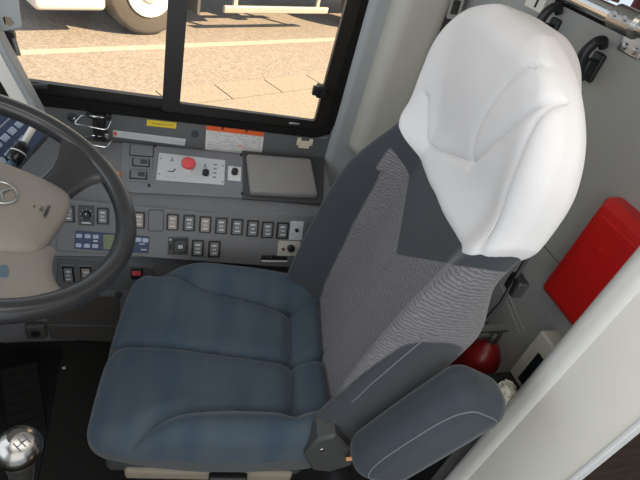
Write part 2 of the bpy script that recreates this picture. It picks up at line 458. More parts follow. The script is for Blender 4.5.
# ================================================================== OUTSIDE
road = MB(); box(road, (-9, 1.9, ZR - .1), (14, 26, ZR)); rd = structure('road', road, M_['asphalt'], 0)
A = math.radians(29.0); ca, sa = math.cos(A), math.sin(A)
RF = Matrix([[ca, -sa, 0, -.1], [sa, ca, 0, 6.2], [0, 0, 1, ZR], [0, 0, 0, 1]])   # origin at the truck tyre, x along the road
RFi = RF.inverted()
def rl(p): return RFi @ Vector(p)
lw = rl(W(60, 51, 2, ZR)); lm = MB(); box(lm, (-8, lw.y - .055, 0), (12, lw.y + .055, .004), M=RF); structure('road_line', lm, M_['linepaint'], 0)
ke = rl(W(275, 80, 2, ZR)).y; kj = rl(W(265, 83, 2, ZR)).x
pv = MB()
box(pv, (-8, ke - .03, 0), (12, ke - .02, .006), 1, RF)
for k in range(-12, 14):
    x = kj + .66 * k; box(pv, (x + .008, ke - .345, 0), (x + .652, ke - .005, .03), 0, RF)
box(pv, (-8, ke - 3.2, 0), (12, ke - .36, .028), 0, RF)
structure('pavement', pv, [M_['concrete'], M_['joint']], 0)
# passing truck
tr = thing('truck', tuple(RF @ Vector((0, 0, 0))), 'white truck passing on the far side of the road outside the window', 'truck', rz=A)
def wheelparts(x):
    T = MB(); prof = [(.27, 0), (.30, .01), (.44, 0), (.485, .03), (.50, .06), (.50, .20), (.485, .24), (.30, .26)]
    MT = RF @ Matrix.Translation((x, 0, .50)) @ Matrix.Rotation(math.radians(-90), 4, 'X')
    lathe(T, prof, 40, MT); w = build('wheel', T, M_['tyre'], tr)
    rm = MB(); lathe(rm, [(.285, -.004), (.275, -.012), (.25, .02), (.24, .08), (.13, .06), (.12, -.02), (.10, -.03), (.02, -.035)], 36, MT)
    for k in range(10):
        a = 2 * math.pi * k / 10; lathe(rm, [(.018, .02), (.016, .06)], 6, MT @ Matrix.Translation((.185 * math.cos(a), .185 * math.sin(a), -.0)))
    for k in range(10):
        a = 2 * math.pi * (k + .5) / 10; lathe(rm, [(.022, .055), (.022, .072)], 10, MT @ Matrix.Translation((.185 * math.cos(a), .185 * math.sin(a), 0)), 1)
    build('rim', rm, [M_['truckwhite'], M_['chassis']], w)
wheelparts(0); wheelparts(3.9)
b = MB(); rbox(b, (-.885, .95, .53), (.36, 1.0, .24), .06, 4, M=RF); build('bumper', b, M_['truckwhite'], tr)
b = MB(); rbox(b, (-.30, 1.05, 1.75), (.95, 1.1, .75), .08, 4, M=RF); build('cab', b, M_['truckwhite'], tr)
b = MB(); rbox(b, (3.1, 1.05, 1.9), (2.6, 1.1, .95), .03, 2, M=RF); build('cargo_body', b, M_['truckwhite'], tr)
b = MB(); box(b, (-1.2, .55, .55), (5.6, 1.5, .8), M=RF); build('chassis_frame', b, M_['chassis'], tr)
b = MB(); rbox(b, (1.95, -.0, .32), (.95, .025, .045), .015, M=RF); rbox(b, (1.95, -.0, .72), (.95, .025, .045), .015, M=RF)
for x in (1.2, 2.7): box(b, (x - .03, .02, .3), (x + .03, .06, .9), M=RF)
build('side_guard', b, M_['galv'], tr)
b = MB(); box(b, (.63, .02, .25), (.67, .34, .85), M=RF); build('mud_flap', b, M_['chassis'], tr)
b = MB(); rbox(b, (1.28, .36, .62), (.22, .28, .20), .03, M=RF); build('battery_box', b, M_['truckwhite'], tr)
b = MB(); rbox(b, (2.13, .36, .64), (.13, .28, .19), .05, 4, M=RF); build('fuel_tank', b, M_['galv'], tr)

# ================================================================== SIDE CONSOLE under the window
XC0, XC1 = -.47, .565
zT, zE, zRd, zS, zF = .680, .632, .604, .600, .456
sect = [(YW, 0), (YW, .668), (1.43, .672), (1.42, zT), (1.26, zE), (1.255, zE - .004), (1.205, zRd), (1.192, zRd - .006), (1.19, zS - .006), (1.135, zF + .008), (1.145, zF - .004), (1.165, zF - .012), (1.165, .05), (1.20, .0)]
con = thing('side_console', ((XC0 + XC1) / 2, 1.3, 0), 'grey switch console along the right wall below the window', 'control console')
def extrude(sec, x0, x1, m=0, mbx=None):
    mbx = mbx or MB(); n = len(sec)
    vs = [(x, y, z) for x in (x0, x1) for (y, z) in sec]
    fs = [(i, (i + 1) % n, n + (i + 1) % n, n + i) for i in range(n)] + [tuple(range(n - 1, -1, -1)), tuple(range(n, 2 * n))]
    return mbx.add(vs, fs, m)
build('console_body', extrude(sect, XC0, XC1), M_['console'], con, 25)
# planes of its faces
TA = np.array([0, 1.42, zT]); TB = np.array([0, 1.26, zE]); Tn = nrm(np.cross([1, 0, 0], TA - TB)); Tu = nrm(TA - TB)
FA = np.array([0, 1.19, zS - .006]); FB = np.array([0, 1.135, zF + .008]); Fn = nrm(np.cross([1, 0, 0], FA - FB)); Fu = nrm(FA - FB)
KA = np.array([0, 1.165, .44]); Kn = np.array([0, -1, 0.]); Ku = np.array([0, 0, 1.])
WA = np.array([0, YW, .72]); Wn = np.array([0, -1., 0]); Wu = np.array([0, 0, 1.])
PL = {'T': (TA, Tn, Tu), 'F': (FA, Fn, Fu), 'K': (KA, Kn, Ku), 'W': (WA, Wn, Wu)}
def pf(u, v, pl, off=0.0):
    """frame at a picked point of a face: x along the wall, y up the face, z out of it"""
    P0, n, up = PL[pl]; p = onplane(u, v, P0 + n * off, n); return frame(p, (1, 0, 0), up)
def psize(u0, v0, u1, v1, pl):
    P0, n, up = PL[pl]; c = ((u0 + u1) / 2, (v0 + v1) / 2)
    a = onplane(u0, c[1], P0, n); b_ = onplane(u1, c[1], P0, n); d = onplane(c[0], v0, P0, n); e = onplane(c[0], v1, P0, n)
    return abs(b_[0] - a[0]), abs((d - e).dot(up))
def slab(u0, v0, u1, v1, pl, h, r=.004, z0=0, m=0, mbx=None, bev=.001):
    mbx = mbx or MB(); w, hh = psize(u0, v0, u1, v1, pl)
    prism(mbx, rrect(w, hh, min(r, w * .49, hh * .49)), z0, h, pf((u0 + u1) / 2, (v0 + v1) / 2, pl), m, bev); return mbx
def quad_pts(px, pl):
    P0, n, up = PL[pl]; F = frame(P0, (1, 0, 0), up); Fi = F.inverted()
    return F, [tuple((Fi @ Vector(onplane(u, v, P0, n)))[:2]) for u, v in px]
# top plate and the padded storage lid
F, q = quad_pts([(119, 192), (246, 198.5), (250, 157), (122, 143)], 'T')
mb = MB(); prism(mb, q, 0, .005, F, 0, .002); tp = build('top_plate', mb, M_['console_top'], con, 30)
F, q = quad_pts([(245, 194), (313, 199.5), (316, 163), (246, 155)], 'T')
w_, h_ = q[1][0] - q[0][0], q[3][1] - q[0][1]
mb = MB(); rbox(mb, ((q[0][0] + q[1][0] + q[2][0] + q[3][0]) / 4, (q[0][1] + q[2][1]) / 2 - .004, .008), (w_ / 2, h_ / 2 - .003, .018), .012, 4, M=F)
ld = build('storage_lid', mb, M_['lid'], con)
F, q = quad_pts([(242, 199), (322, 205), (324, 159), (242, 151.5)], 'T')
mb = MB(); prism(mb, q, -.002, .006, F, 0, .002); build('lid_surround', mb, M_['darkgrey'], con)
# plate screws
for (u, v) in ((155, 146.5), (241, 155.5), (149, 186), (242, 194)): mb = MB(); lathe(mb, [(.004, 0), (.004, .006), (.002, .0075)], 10, pf(u, v, 'T', .004)); build('screw', mb, M_['black'], tp)
# control plate with emergency button and knobs
F, q = quad_pts([(156, 181), (224, 186), (225, 161.5), (159, 154)], 'T')
mb = MB(); prism(mb, q, .004, .007, F, 0, .0008); cp = build('control_plate', mb, M_['plate'], con, label='silver plate with red emergency button')
mb = MB()
MBt = pf(188, 169, 'T', .006)
lathe(mb, [(.017, 0), (.017, .016), (.012, .018), (.012, .022)], 24, MBt, 1); lathe(mb, [(.012, .018), (.0205, .020), (.022, .026), (.021, .032), (.016, .036), (.004, .037)], 28, MBt)
build('emergency_button', mb, [M_['redbutton'], M_['white']], cp, label='red mushroom push button')
for (u, v) in ((205.5, 174),):
    mb = MB(); lathe(mb, [(.011, 0), (.010, .014), (.008, .016), (.002, .0165)], 18, pf(u, v, 'T', .006)); build('knob', mb, M_['black'], cp)
def seaticon(u, v, s):
    ink = MB(); Fm = pf(u, v, 'T', .0072)
    prism(ink, [(-1.6 * s, -.25 * s), (-.6 * s, -.6 * s), (1.0 * s, -.5 * s), (1.2 * s, .0), (-.4 * s, .1 * s)], 0, .0003, Fm)
    prism(ink, [(.6 * s, -.3 * s), (1.2 * s, -.3 * s), (1.9 * s, 1.1 * s), (1.5 * s, 1.4 * s), (1.1 * s, 1.0 * s)], 0, .0003, Fm); build('seat_icon', ink, M_['ink'], cp)
seaticon(171, 171, .008)
for (u, v) in ((172, 159), (205, 165)):
    ink = MB(); Fm = pf(u, v, 'T', .0072); prism(ink, [(-.003, -.006), (.004, -.006), (.004, -.003), (.001, -.002), (.003, .006), (.0, .007), (-.001, 0)], 0, .0003, Fm)
    box(ink, (-.006, -.009, 0), (.006, -.0075, .0003), 0, Fm); build('lever_icon', ink, M_['ink'], cp)
for k in range(4): 
    ink = MB(); Fm = pf(215.4 - .35 * k, 164.5 + 4.2 * k, 'T', .0072); prism(ink, [(-.005, -.003), (.004, -.003), (.006, .004), (.002, .001), (-.003, .0035)], 0, .0003, Fm); build('posture_icon', ink, M_['ink'], cp)
for k in range(4):
    ink = MB(); box(ink, (-.0015, -.001, 0), (.0015, .001, .0003), 0, pf(166 + 3.2 * k, 176.5 + .3 * k, 'T', .0072)); build('scale_mark', ink, M_['ink'], cp)
for (u, v) in ((160.7, 158.5), (159, 174), (223, 166), (222.5, 182)):
    ink = MB(); lathe(ink, [(.0028, 0), (.0022, .001)], 10, pf(u, v, 'T', .0072)); build('screw', ink, M_['ink'], cp)
F, q = quad_pts([(227.5, 181), (240.5, 182.5), (241, 168.5), (228, 167)], 'T')
mb = MB(); prism(mb, q, .004, .007, F, 0, .001); kp = build('knob_plate', mb, M_['white'], con)
mb = MB(); lathe(mb, [(.011, 0), (.010, .015), (.008, .017), (.002, .0175)], 18, pf(234.5, 173, 'T', .006)); build('knob', mb, M_['black'], kp)
# the blank and the two sliding rockers left of the plate
mb = MB(); slab(129.7, 146.4, 153.8, 157.6, 'T', .0075, .004, .003, 1, mbx=mb); slab(130.5, 147, 153, 157, 'T', .0085, .004, .003, mbx=mb); build('blank_cover', mb, [M_['console_top'], M_['black']], con)
for (u, v) in ((141, 164.5), (138.5, 177)):
    mb = MB(); slab(u - 11.5, v - 5.8, u + 11.5, v + 5.8, 'T', .0085, .005, .003, mbx=mb); slab(u - 9, v - 4.3, u + 9, v + 4.3, 'T', .0095, .003, .008, 1, mbx=mb)
    rk = build('rocker_switch', mb, [M_['console_top'], M_['black']], con)
    mb = MB(); slab(u - 7.5, v - 3.3, u + 7.5, v + 3.3, 'T', .013, .002, .009, mbx=mb); slab(u - .5, v - 2, u + 6.3, v + 2.2, 'T', .0145, .003, .012, 1, mbx=mb, bev=.0005)
    build('switch_key', mb, [M_['key'], M_['darkgrey']], rk)
mb = MB(); lathe(mb, [(.010, 0), (.010, .012), (.006, .018), (.001, .019)], 16, pf(117.5, 176.5, 'T', .002)); build('pilot_lamp', mb, M_['amber'], con, label='amber pilot lamp')
# switch face
F, q = quad_pts([(56, 250), (304, 268.5), (308, 221), (64, 199)], 'F')
mb = MB(); prism(mb, q, .000, .004, F, 0, .0015); sf = build('switch_panel', mb, M_['console'], con, 30)
def rocker(u, v, warm=False, w=7.0, h=9.2, pl='F', z=.004):
    mb = MB(); slab(u - w, v - h, u + w, v + h, pl, z + .002, .005, z - .001, mbx=mb); slab(u - w + .9, v - h + .9, u + w - .9, v + h - .9, pl, z + .0035, .004, z + .001, 1, mbx=mb)
    rk = build('rocker_switch', mb, [M_['console'], M_['black']], con)
    k = MB(); slab(u - w + 2.8, v - h + 2.6, u + w - 2.8, v + h - 2.6, pl, z + .008, .002, z + .002, mbx=k)
    slab(u - 2.4, v - 4.6, u + 2.4, v - 3.1, pl, z + .0085, .0005, z + .007, 1, mbx=k, bev=.0002); slab(u - 2.4, v + 3.0, u + 2.4, v + 4.3, pl, z + .0085, .0005, z + .007, 1, mbx=k, bev=.0002)
    slab(u - 1.8, v - .9, u + 1.8, v + .9, pl, z + .0085, .0005, z + .007, 2, mbx=k, bev=.0002)
    build('switch_key', k, [M_['keywarm'] if warm else M_['key'], M_['plate'], M_['inkgrey']], rk)
for (u, v, wm) in ((69, 213.5, 0), (103, 215.5, 0), (139, 219.5, 1), (172.5, 221.5, 1), (189, 222.5, 0), (205, 224, 1), (221, 225.2, 0), (236.7, 226.5, 0), (252.3, 227.8, 0), (267, 229.3, 0), (282, 230, 0), (197.5, 247.5, 0), (214, 248.5, 0)): rocker(u, v, wm)
mb = MB(); slab(148.3, 209.3, 163.7, 231.2, 'F', .0048, .006, .003, 1, mbx=mb); slab(149, 210, 163, 230.5, 'F', .0058, .0055, .003, mbx=mb); build('blank_cover', mb, [M_['console'], M_['black']], con)
# heater knob, mirror pad
mb = MB(); slab(78.5, 205, 94.5, 225, 'F', .0055, .002, .003, mbx=mb); slab(82, 221.8, 91, 223, 'F', .0058, .0003, .005, 1, mbx=mb, bev=.0001)
for k in range(7):
    a = math.radians(-40 + k * 43); Fm = pf(86.5, 214.5, 'F', .0054); box(mb, (.0155 * math.cos(a) - .001, .0155 * math.sin(a) - .001, 0), (.0155 * math.cos(a) + .001, .0155 * math.sin(a) + .001, .0005), 1, Fm)
hk = build('dial_plate', mb, [M_['darkgrey'], M_['white']], con)
mb = MB(); lathe(mb, [(.012, 0), (.011, .012), (.009, .014), (.001, .0145)], 20, pf(86.5, 214.8, 'F', .005)); box(mb, (-.001, .003, .0145), (.001, .009, .0150), 1, pf(86.5, 214.8, 'F', .005)); build('dial_knob', mb, [M_['black'], M_['white']], hk)
mb = MB(); slab(168, 236.5, 188.5, 254.5, 'F', .0058, .003, .003, mbx=mb); slab(173, 238.5, 187, 252.5, 'F', .0075, .003, .005, 1, mbx=mb); mp_ = build('mirror_switch', mb, [M_['darkgrey'], M_['black']], con)
mb = MB(); slab(174.5, 240, 185.5, 251, 'F', .011, .004, .007, mbx=mb); slab(178, 244, 182.5, 247.5, 'F', .0115, .002, .0105, 1, mbx=mb, bev=.0003); slab(169.3, 238, 171.5, 240, 'F', .0065, .001, .0055, 1, mbx=mb, bev=.0003); slab(169.3, 244, 171.7, 249, 'F', .009, .001, .0055, 2, mbx=mb); build('direction_pad', mb, [M_['darkgrey'], M_['inkgrey'], M_['black']], mp_)
# air conditioner panel with green display
F, q = quad_pts([(74.5, 248), (148.5, 253), (149.5, 236), (76, 230)], 'F')
mb = MB(); prism(mb, q, .003, .0058, F, 0, .0008); ac = build('climate_panel', mb, M_['bluepanel'], con, label='dark blue button panel with green display')
for (u, v) in ((79.5, 235), (88, 235.5), (96, 236), (79, 244.5), (87.3, 245), (95.5, 245.2), (138.5, 239), (145.5, 239.6)):
    mb = MB(); slab(u - 3, v - 2, u + 3, v + 2, 'F', .0085, .003, .0055, mbx=mb, bev=.0007); build('button', mb, M_['bluekey'], ac)
mb = MB(); slab(103.5, 234, 119, 248.8, 'F', .0066, .001, .0055, mbx=mb, bev=.0003); build('display', mb, M_['lcd'], ac)
for b4 in ((93.5, 239.8, 98, 241), (141, 248.6, 146.5, 249.4), (139, 243, 145, 243.6)):
    mb = MB(); slab(*b4, 'F', .0064, .0003, .0055, mbx=mb, bev=.0001); build('panel_mark', mb, M_['white'], ac)
# two silver plates and the card slot at the right end
mb = MB(); slab(289.5, 221, 302.5, 239.5, 'F', .0065, .002, .003, mbx=mb)
for (u, v) in ((292, 235.5), (296, 238)): lathe(mb, [(.002, 0), (.0018, .002)], 8, pf(u, v - .6, 'F', .006), 1)
s1 = build('socket_plate', mb, [M_['plate'], M_['keywarm']], con); mb = MB(); lathe(mb, [(.006, 0), (.006, .008), (.001, .009)], 14, pf(296.5, 230, 'F', .006)); build('knob', mb, M_['black'], s1)
mb = MB(); slab(277.5, 240.5, 299.5, 255.5, 'F', .0068, .002, .003, mbx=mb); lathe(mb, [(.005, 0), (.005, .005), (.001, .006)], 14, pf(283, 249, 'F', .006), 1)
for (u, v) in ((280, 243), (280, 253)): lathe(mb, [(.002, 0), (.0018, .001)], 8, pf(u, v, 'F', .0066), 2)
s2 = build('socket_plate', mb, [M_['device'], M_['redpaint'], M_['ink']], con); mb = MB(); lathe(mb, [(.0125, 0), (.012, .010), (.008, .012), (.001, .0125)], 18, pf(290.5, 248, 'F', .006)); build('knob', mb, M_['black'], s2)
mb = MB(); slab(261, 255, 287, 262, 'F', .0055, .001, .003, mbx=mb); slab(261, 259.6, 287, 261.4, 'F', .009, .001, .004, 1, mbx=mb)
for u in (262, 266.5, 270, 281, 285.5): slab(u - 1, 254.5, u + 1, 257.5, 'F', .0065, .0005, .004, 2, mbx=mb)
build('card_slot', mb, [M_['black'], M_['white'], M_['darkgrey']], con)
# recessed lower row
F, q = quad_pts([(56, 286), (152, 291), (154, 266), (58, 259)], 'K')
mb = MB(); prism(mb, q, 0, .006, F, 0, .002); build('lower_panel', mb, M_['band'], con)
for (u, v, wm) in ((69, 272.5, 0), (86.5, 273, 1), (103.5, 274, 0)): rocker(u, v, wm, 6.8, 9.0, 'K', .006)
mb = MB(); slab(131, 267, 143, 277, 'K', .012, .002, .005, mbx=mb); slab(132, 268.5, 141, 273, 'K', .0135, .001, .011, 1, mbx=mb); build('hazard_switch', mb, [M_['black'], M_['redbutton']], con)
mb = MB(); lathe(mb, [(.012, 0), (.012, .004), (.006, .006)], 14, pf(119, 294, 'K', .0)); build('key_lock', mb, M_['darkgrey'], con)
# kick panel
mb = MB(); F, q = quad_pts([(51, 338.5), (120, 341.5), (120, 326), (47, 325)], 'K'); prism(mb, q, 0, .004, F, 0, .001); F, q = quad_pts([(47, 323.5), (120, 324.5), (120, 296), (47, 294)], 'K'); prism(mb, q, 0, .004, F, 0, .001); build('kick_panel', mb, M_['kick'], con, 30)
mb = MB(); F = pf(37, 328, 'K'); rbox(mb, (0, 0, .01), (.03, .035, .012), .01, M=F); lathe(mb, [(.014, .02), (.012, .026)], 14, F @ Matrix.Translation((0, 0, .003)), 1); build('cable_bracket', mb, [M_['kick'], M_['black']], con)

# wall band between console and window (a trim of the wall)
tb = MB(); z_b1 = zb + .004
box(tb, (-.345, YW - .012, .66), (XC1 + .01, YW, z_b1)); box(tb, (-.70, YW - .012, .60), (-.352, YW, z_b1)); box(tb, (-.352, YW - .008, .62), (-.345, YW, z_b1), 1)
structure('trim_4', tb, [M_['band'], M_['black']], 0)
tl = MB(); rbox(tl, ((XC1 - .70) / 2, zb + .002, .002), ((XC1 + .70) / 2, .005, .012), .002, M=FW); structure('trim_5', tl, M_['console_top'])
PL['B'] = (np.array([0, YW - .012, .72]), Wn, Wu)
def sticker(name, px, m, label, cat, extra=None, h=.0012, mats=None):
    F, q = quad_pts(px, 'B'); mbx = MB(); prism(mbx, q, 0, h, F, 0)
    if extra: extra(mbx, F, q, h)
    return build(name, mbx, mats or M_[m], None, 0, label=label, cat=cat)
def lerp2(q, s, t):
    q = [np.array(p) for p in q]; return (q[0] * (1 - s) + q[1] * s) * (1 - t) + (q[3] * (1 - s) + q[2] * s) * t
def patch(mbx, F, q, s0, s1, t0, t1, h, m):
    prism(mbx, [lerp2(q, s0, t0), lerp2(q, s1, t0), lerp2(q, s1, t1), lerp2(q, s0, t1)], h * .9, h * 1.25, F, m)
random.seed(4)
def yel(mbx, F, q, h):
    s = .18
    while s < .85:
        wv = random.uniform(.02, .05); patch(mbx, F, q, s, s + wv, .42, .56, h, 1); s += wv + random.uniform(.015, .04)
sticker('sticker', [(146.5, 125.5), (176, 128.5), (176.5, 122.5), (147, 119.5)], 'yellow', 'small plain yellow sticker on the grey wall band under the window', 'sticker', yel, mats=[M_['yellow'], M_['ink']])
def strip(mbx, F, q, h):
    patch(mbx, F, q, .01, .05, .25, .8, h, 1)
    for t in (.35, .62):
        s = .12
        while s < .92:
            wv = random.uniform(.02, .05); patch(mbx, F, q, s, s + wv, t, t + .09, h, 2); s += wv + random.uniform(.012, .03)
sticker('sticker', [(113, 136.5), (184.5, 145.5), (186, 139), (113, 130)], 'plate', 'long narrow white label strip with a red square at its left end', 'sticker', strip, mats=[M_['plate'], M_['orange'], M_['inkgrey']])
def warn(mbx, F, q, h):
    patch(mbx, F, q, 0, 1, .76, 1, h, 1)
    for s in (.27, .68): patch(mbx, F, q, s - .015, s + .02, .85, .95, h * 1.2, 2)
    for k in range(9):
        t = .05 + k * .08; s = .04
        while s < .93:
            wv = random.uniform(.03, .10)
            if random.random() < .72: patch(mbx, F, q, s, min(s + wv, .95), t, t + .032, h, 4 if random.random() < .04 else 3)
            s += wv + random.uniform(.01, .03)
sticker('sticker', [(205, 149.5), (261.5, 155.2), (264.5, 130.5), (206.5, 123.5)], 'paper', 'white instruction label with an orange header bar', 'sticker', warn, mats=[M_['paper'], M_['orange'], M_['black'], M_['inkgrey'], M_['orange']])
# round plugs
mb = MB(); F = pf(195, 133.5, 'B'); lathe(mb, [(.012, 0), (.012, .003), (.009, .004), (.008, .0025), (.001, .003)], 20, F, 0); build('hole_plug', mb, M_['darkgrey'], None, label='round dark plug in the wall band right of the yellow sticker', cat='plug')
mb = MB(); F = pf(72.5, 117.5, 'B'); lathe(mb, [(.014, 0), (.014, .004), (.010, .006), (.009, .002), (.001, .002)], 20, F, 0); lathe(mb, [(.006, 0), (.005, .007), (.001, .008)], 12, F @ Matrix.Translation((.004, .0, 0)), 1); build('hole_plug', mb, [M_['darkgrey'], M_['chrome']], None, label='round plug with a bright screw beside the wire cup holder', cat='plug')
# cream clip
F = pf(305.5, 143, 'B'); s_ = .0105
mb = MB()
prism(mb, [(x * .0021, y * .0021) for x, y in ((-11, -9), (7, -9), (7, -4), (12, -3), (12, 9), (6, 9), (5, 4), (-8, 4), (-9, 9), (-15, 9), (-15, -4), (-11, -4))], 0, .006, F, 0, .0015)
ck = build('clip_bracket', mb, M_['cream'], None, label='cream plastic clip bracket on the wall band at the right end', cat='bracket')
for x in (-12, 9):
    mb = MB(); lathe(mb, [(.0025, 0), (.002, .0015)], 10, F @ Matrix.Translation((x * .0021, .002, .006))); build('screw', mb, M_['steel'], ck)
# wire cup holder
F = pf(100, 125, 'B'); root = thing('cup_holder', tuple(F.translation), 'folding wire cup holder on a black bracket at the wall', 'cup holder')
mb = MB(); rbox(mb, (0, 0, .010), (.018, .042, .010), .004, M=F); rbox(mb, (-.009, -.005, .022), (.004, .035, .006), .002, M=F); rbox(mb, (.010, -.005, .022), (.004, .035, .006), .002, M=F)
for x in (-.026, .024): lathe(mb, [(.009, 0), (.009, .012), (.003, .014)], 14, F @ Matrix.Translation((x, .035, 0)))
build('bracket', mb, M_['black'], root)
def wire(pts): 
    mb = MB(); out = []
    n = len(pts)
    for i in range(n):     # rounded corners
        a, b_, c = np.array(pts[i - 1]), np.array(pts[i]), np.array(pts[(i + 1) % n])
        for t in (0, .5, 1):
            p0 = b_ + nrm(a - b_) * .008; p1 = b_ + nrm(c - b_) * .008
            out.append((1 - t) ** 2 * p0 + 2 * t * (1 - t) * b_ + t * t * p1)
    tube(mb, out, .0022, 8, True); return mb
def wp(u, v, d): return W(u, v, 1, YW - .012 - d)
build('wire_loop', wire([wp(91, 116, .02), wp(81, 115.5, .045), wp(74, 123.5, .085), wp(107, 130, .085), wp(111.5, 121, .05), wp(104, 118, .02)]), M_['chrome'], root)
build('wire_loop', wire([wp(91, 135, .02), wp(80, 137, .045), wp(90, 144.5, .075), wp(107, 147.5, .075), wp(112, 140, .045), wp(104, 137, .02)]), M_['chrome'], root)
mb = MB(); rbox(mb, (.017, -.022, .018), (.008, .007, .006), .002, M=F); build('wire_catch', mb, M_['steel'], root)

# ================================================================== DASHBOARD at the front
dash = thing('dashboard', (-.85, .7, 0), 'dark dashboard in front of the steering wheel', 'dashboard')
mb = MB()
sec = [(-1.25, 0), (-1.25, .82), (-.72, .86), (-.58, .80), (-.53, .62), (-.60, .40), (-.70, 0)]
mb.add([(x, y, z) for y in (-.2, 1.43) for x, z in sec], [(i, (i + 1) % 7, 7 + (i + 1) % 7, 7 + i) for i in range(7)] + [tuple(range(6, -1, -1)), tuple(range(7, 14))])
build('dash_body', mb, M_['band'], dash, 30)
Pc = W(11, 140, 1, 1.20); dn = nrm(CAM * .5 + np.array([.3, .5, 1.6]) * .5 - Pc); e1 = W(28, 124, 1, 1.27) - W(0, 152, 1, 1.14)
FD = frame(Pc, e1, np.cross(dn, nrm(e1)))
mb = MB(); rbox(mb, (-.01, .0, -.03), (.115, .058, .025), .008, M=FD); cl = build('meter_hood', mb, M_['darkgrey'], dash)
mb = MB(); rbox(mb, (-.01, .0, -.006), (.10, .05, .004), .003, M=FD); bp_ = build('button_panel', mb, M_['bluepanel'], dash)
for i in range(5):
    for j in range(2):
        mb = MB(); rbox(mb, (-.075 + .034 * i, .012 - .030 * j, 0), (.012, .008, .003), .002, M=FD); build('button', mb, M_['bluekey'], bp_)
mb = MB(); box(mb, (-.09, .034, -.003), (.07, .037, -.0015), M=FD); build('panel_line', mb, M_['inkgrey'], bp_)
# front corner post of the windscreen and vertical black bar
mb = MB(); a0, a1 = W(2, 62, 1, 1.33), W(33, 118, 1, 1.33); d = nrm(a1 - a0)
FPst = frame(a1 - d * .35, d, np.cross([0, -1, 0], d))
rbox(mb, (0, 0, 0), (.35, .021, .02), .006, M=FPst); rbox(mb, (0, .020, -.004), (.35, .010, .024), .004, m=1, M=FPst)
structure('trim_6', mb, [M_['post'], M_['pillargrey']])
mb = MB(); p = W(4, 45, 1, 1.40); box(mb, (p[0] - .05, 1.40, .80), (p[0] + .012, 1.44, 1.7)); ft = structure('trim_7', mb, M_['frame'], 0)
mb = MB(); p = W(6, 40, 1, 1.385); rbox(mb, p, (.022, .014, .025), .006); tube(mb, [p + np.array([.02, -.01, .012]), p + np.array([.026, -.012, -.03])], .006, m=1); structure('latch', mb, [M_['black'], M_['steel']], parent=ft)
# grey bracket plate with a round hole
c = W(8, 8, 1, 1.34); FB_ = frame(c, (1, 0, 0), (0, 0, 1))
def pl2(u, v): return tuple((FB_.inverted() @ Vector(W(u, v, 1, 1.34)))[:2])
o = [pl2(-8, 32), pl2(0, 31), pl2(10, 29), pl2(22, 26), pl2(21.5, 20), pl2(20, 10), pl2(19, 0), pl2(17, -14), pl2(-14, -18), pl2(-12, 8)]
hc = pl2(8.5, 21); n2 = len(o)
mb = MB()
hole = []
for p in o:
    a = math.atan2(p[1] - hc[1], p[0] - hc[0]); hole.append((hc[0] + .0125 * math.cos(a), hc[1] + .0125 * math.sin(a)))
ring(mb, o, hole, 0, .006, FB_)
build('bracket_plate', mb, M_['pillargrey'], None, 0, label='grey plate with a round hole hanging at the top left of the window', cat='bracket')

# ================================================================== STEERING
t_, az_ = .43521509, -.34910067
wc = np.array([-.264, .766, .945])
nv = np.array([math.sin(t_) * math.cos(az_), math.sin(t_) * math.sin(az_), math.cos(t_)])
wa = nrm(np.cross([0, 1, 0], nv)); wbv = np.cross(nv, wa)
sw = thing('steering_wheel', tuple(wc), 'large dark steering wheel with a brown hub pad', 'steering wheel')
rot = math.radians(-3); wu = math.cos(rot) * wa + math.sin(rot) * wbv; wv_ = np.cross(nv, wu)
FWh = Matrix([[wu[i], wv_[i], nv[i], wc[i]] for i in range(3)] + [[0, 0, 0, 1]])
def wl_(u, v, h=0):
    P0 = wc + nv * h; p = onplane(u, v, P0, nv); return (FWh.inverted() @ Vector(p))
mb = MB(); tube(mb, [tuple(FWh @ Vector(((.25 - .0195) * math.cos(2 * math.pi * k / 96), (.25 - .0195) * math.sin(2 * math.pi * k / 96), 0))) for k in range(96)], .0195, 20, True)
build('rim', mb, M_['wheel'], sw)
# hub pad
mb = MB()
pts = [(-.11, -.085), (-.05, -.098), (.03, -.10), (.085, -.092), (.115, -.075), (.128, 0), (.136, .052), (.130, .088), (.095, .102), (.03, .105), (-.06, .102), (-.11, .085), (-.13, 0)]
pts = [(p[0] * .95, p[1] * .97) for p in pts]
def smooth_poly(P, k=2):
    for _ in range(k):
        Q = []
        for i in range(len(P)):
            a, b_ = np.array(P[i]), np.array(P[(i + 1) % len(P)]); Q += [tuple(a * .75 + b_ * .25), tuple(a * .25 + b_ * .75)]
        P = Q
    return P
sp = smooth_poly(pts, 2)
def dome(mbx, P, levels, M, m=0):
    """stack of scaled outlines: (scale, z)"""
    n = len(P); c = np.mean(P, 0); vs = []; fs = []
    for s, z in levels: vs += [((p[0] - c[0]) * s + c[0], (p[1] - c[1]) * s + c[1], z) for p in P]
    for i in range(len(levels) - 1):
        for k in range(n):
            k2 = (k + 1) % n; fs.append((i * n + k, i * n + k2, (i + 1) * n + k2, (i + 1) * n + k))
    fs.append(tuple(range(n - 1, -1, -1))); fs.append(tuple((len(levels) - 1) * n + k for k in range(n)))
    mbx.add([tuple(M @ Vector(p)) for p in vs], fs, m)
dome(mb, sp, [(.98, -.075), (1, -.045), (.99, -.028), (.95, -.018), (.88, -.013), (.6, -.006), (.3, -.004), (.05, -.0035)], FWh)
hp = build('hub_pad', mb, M_['hub'], sw, 50)
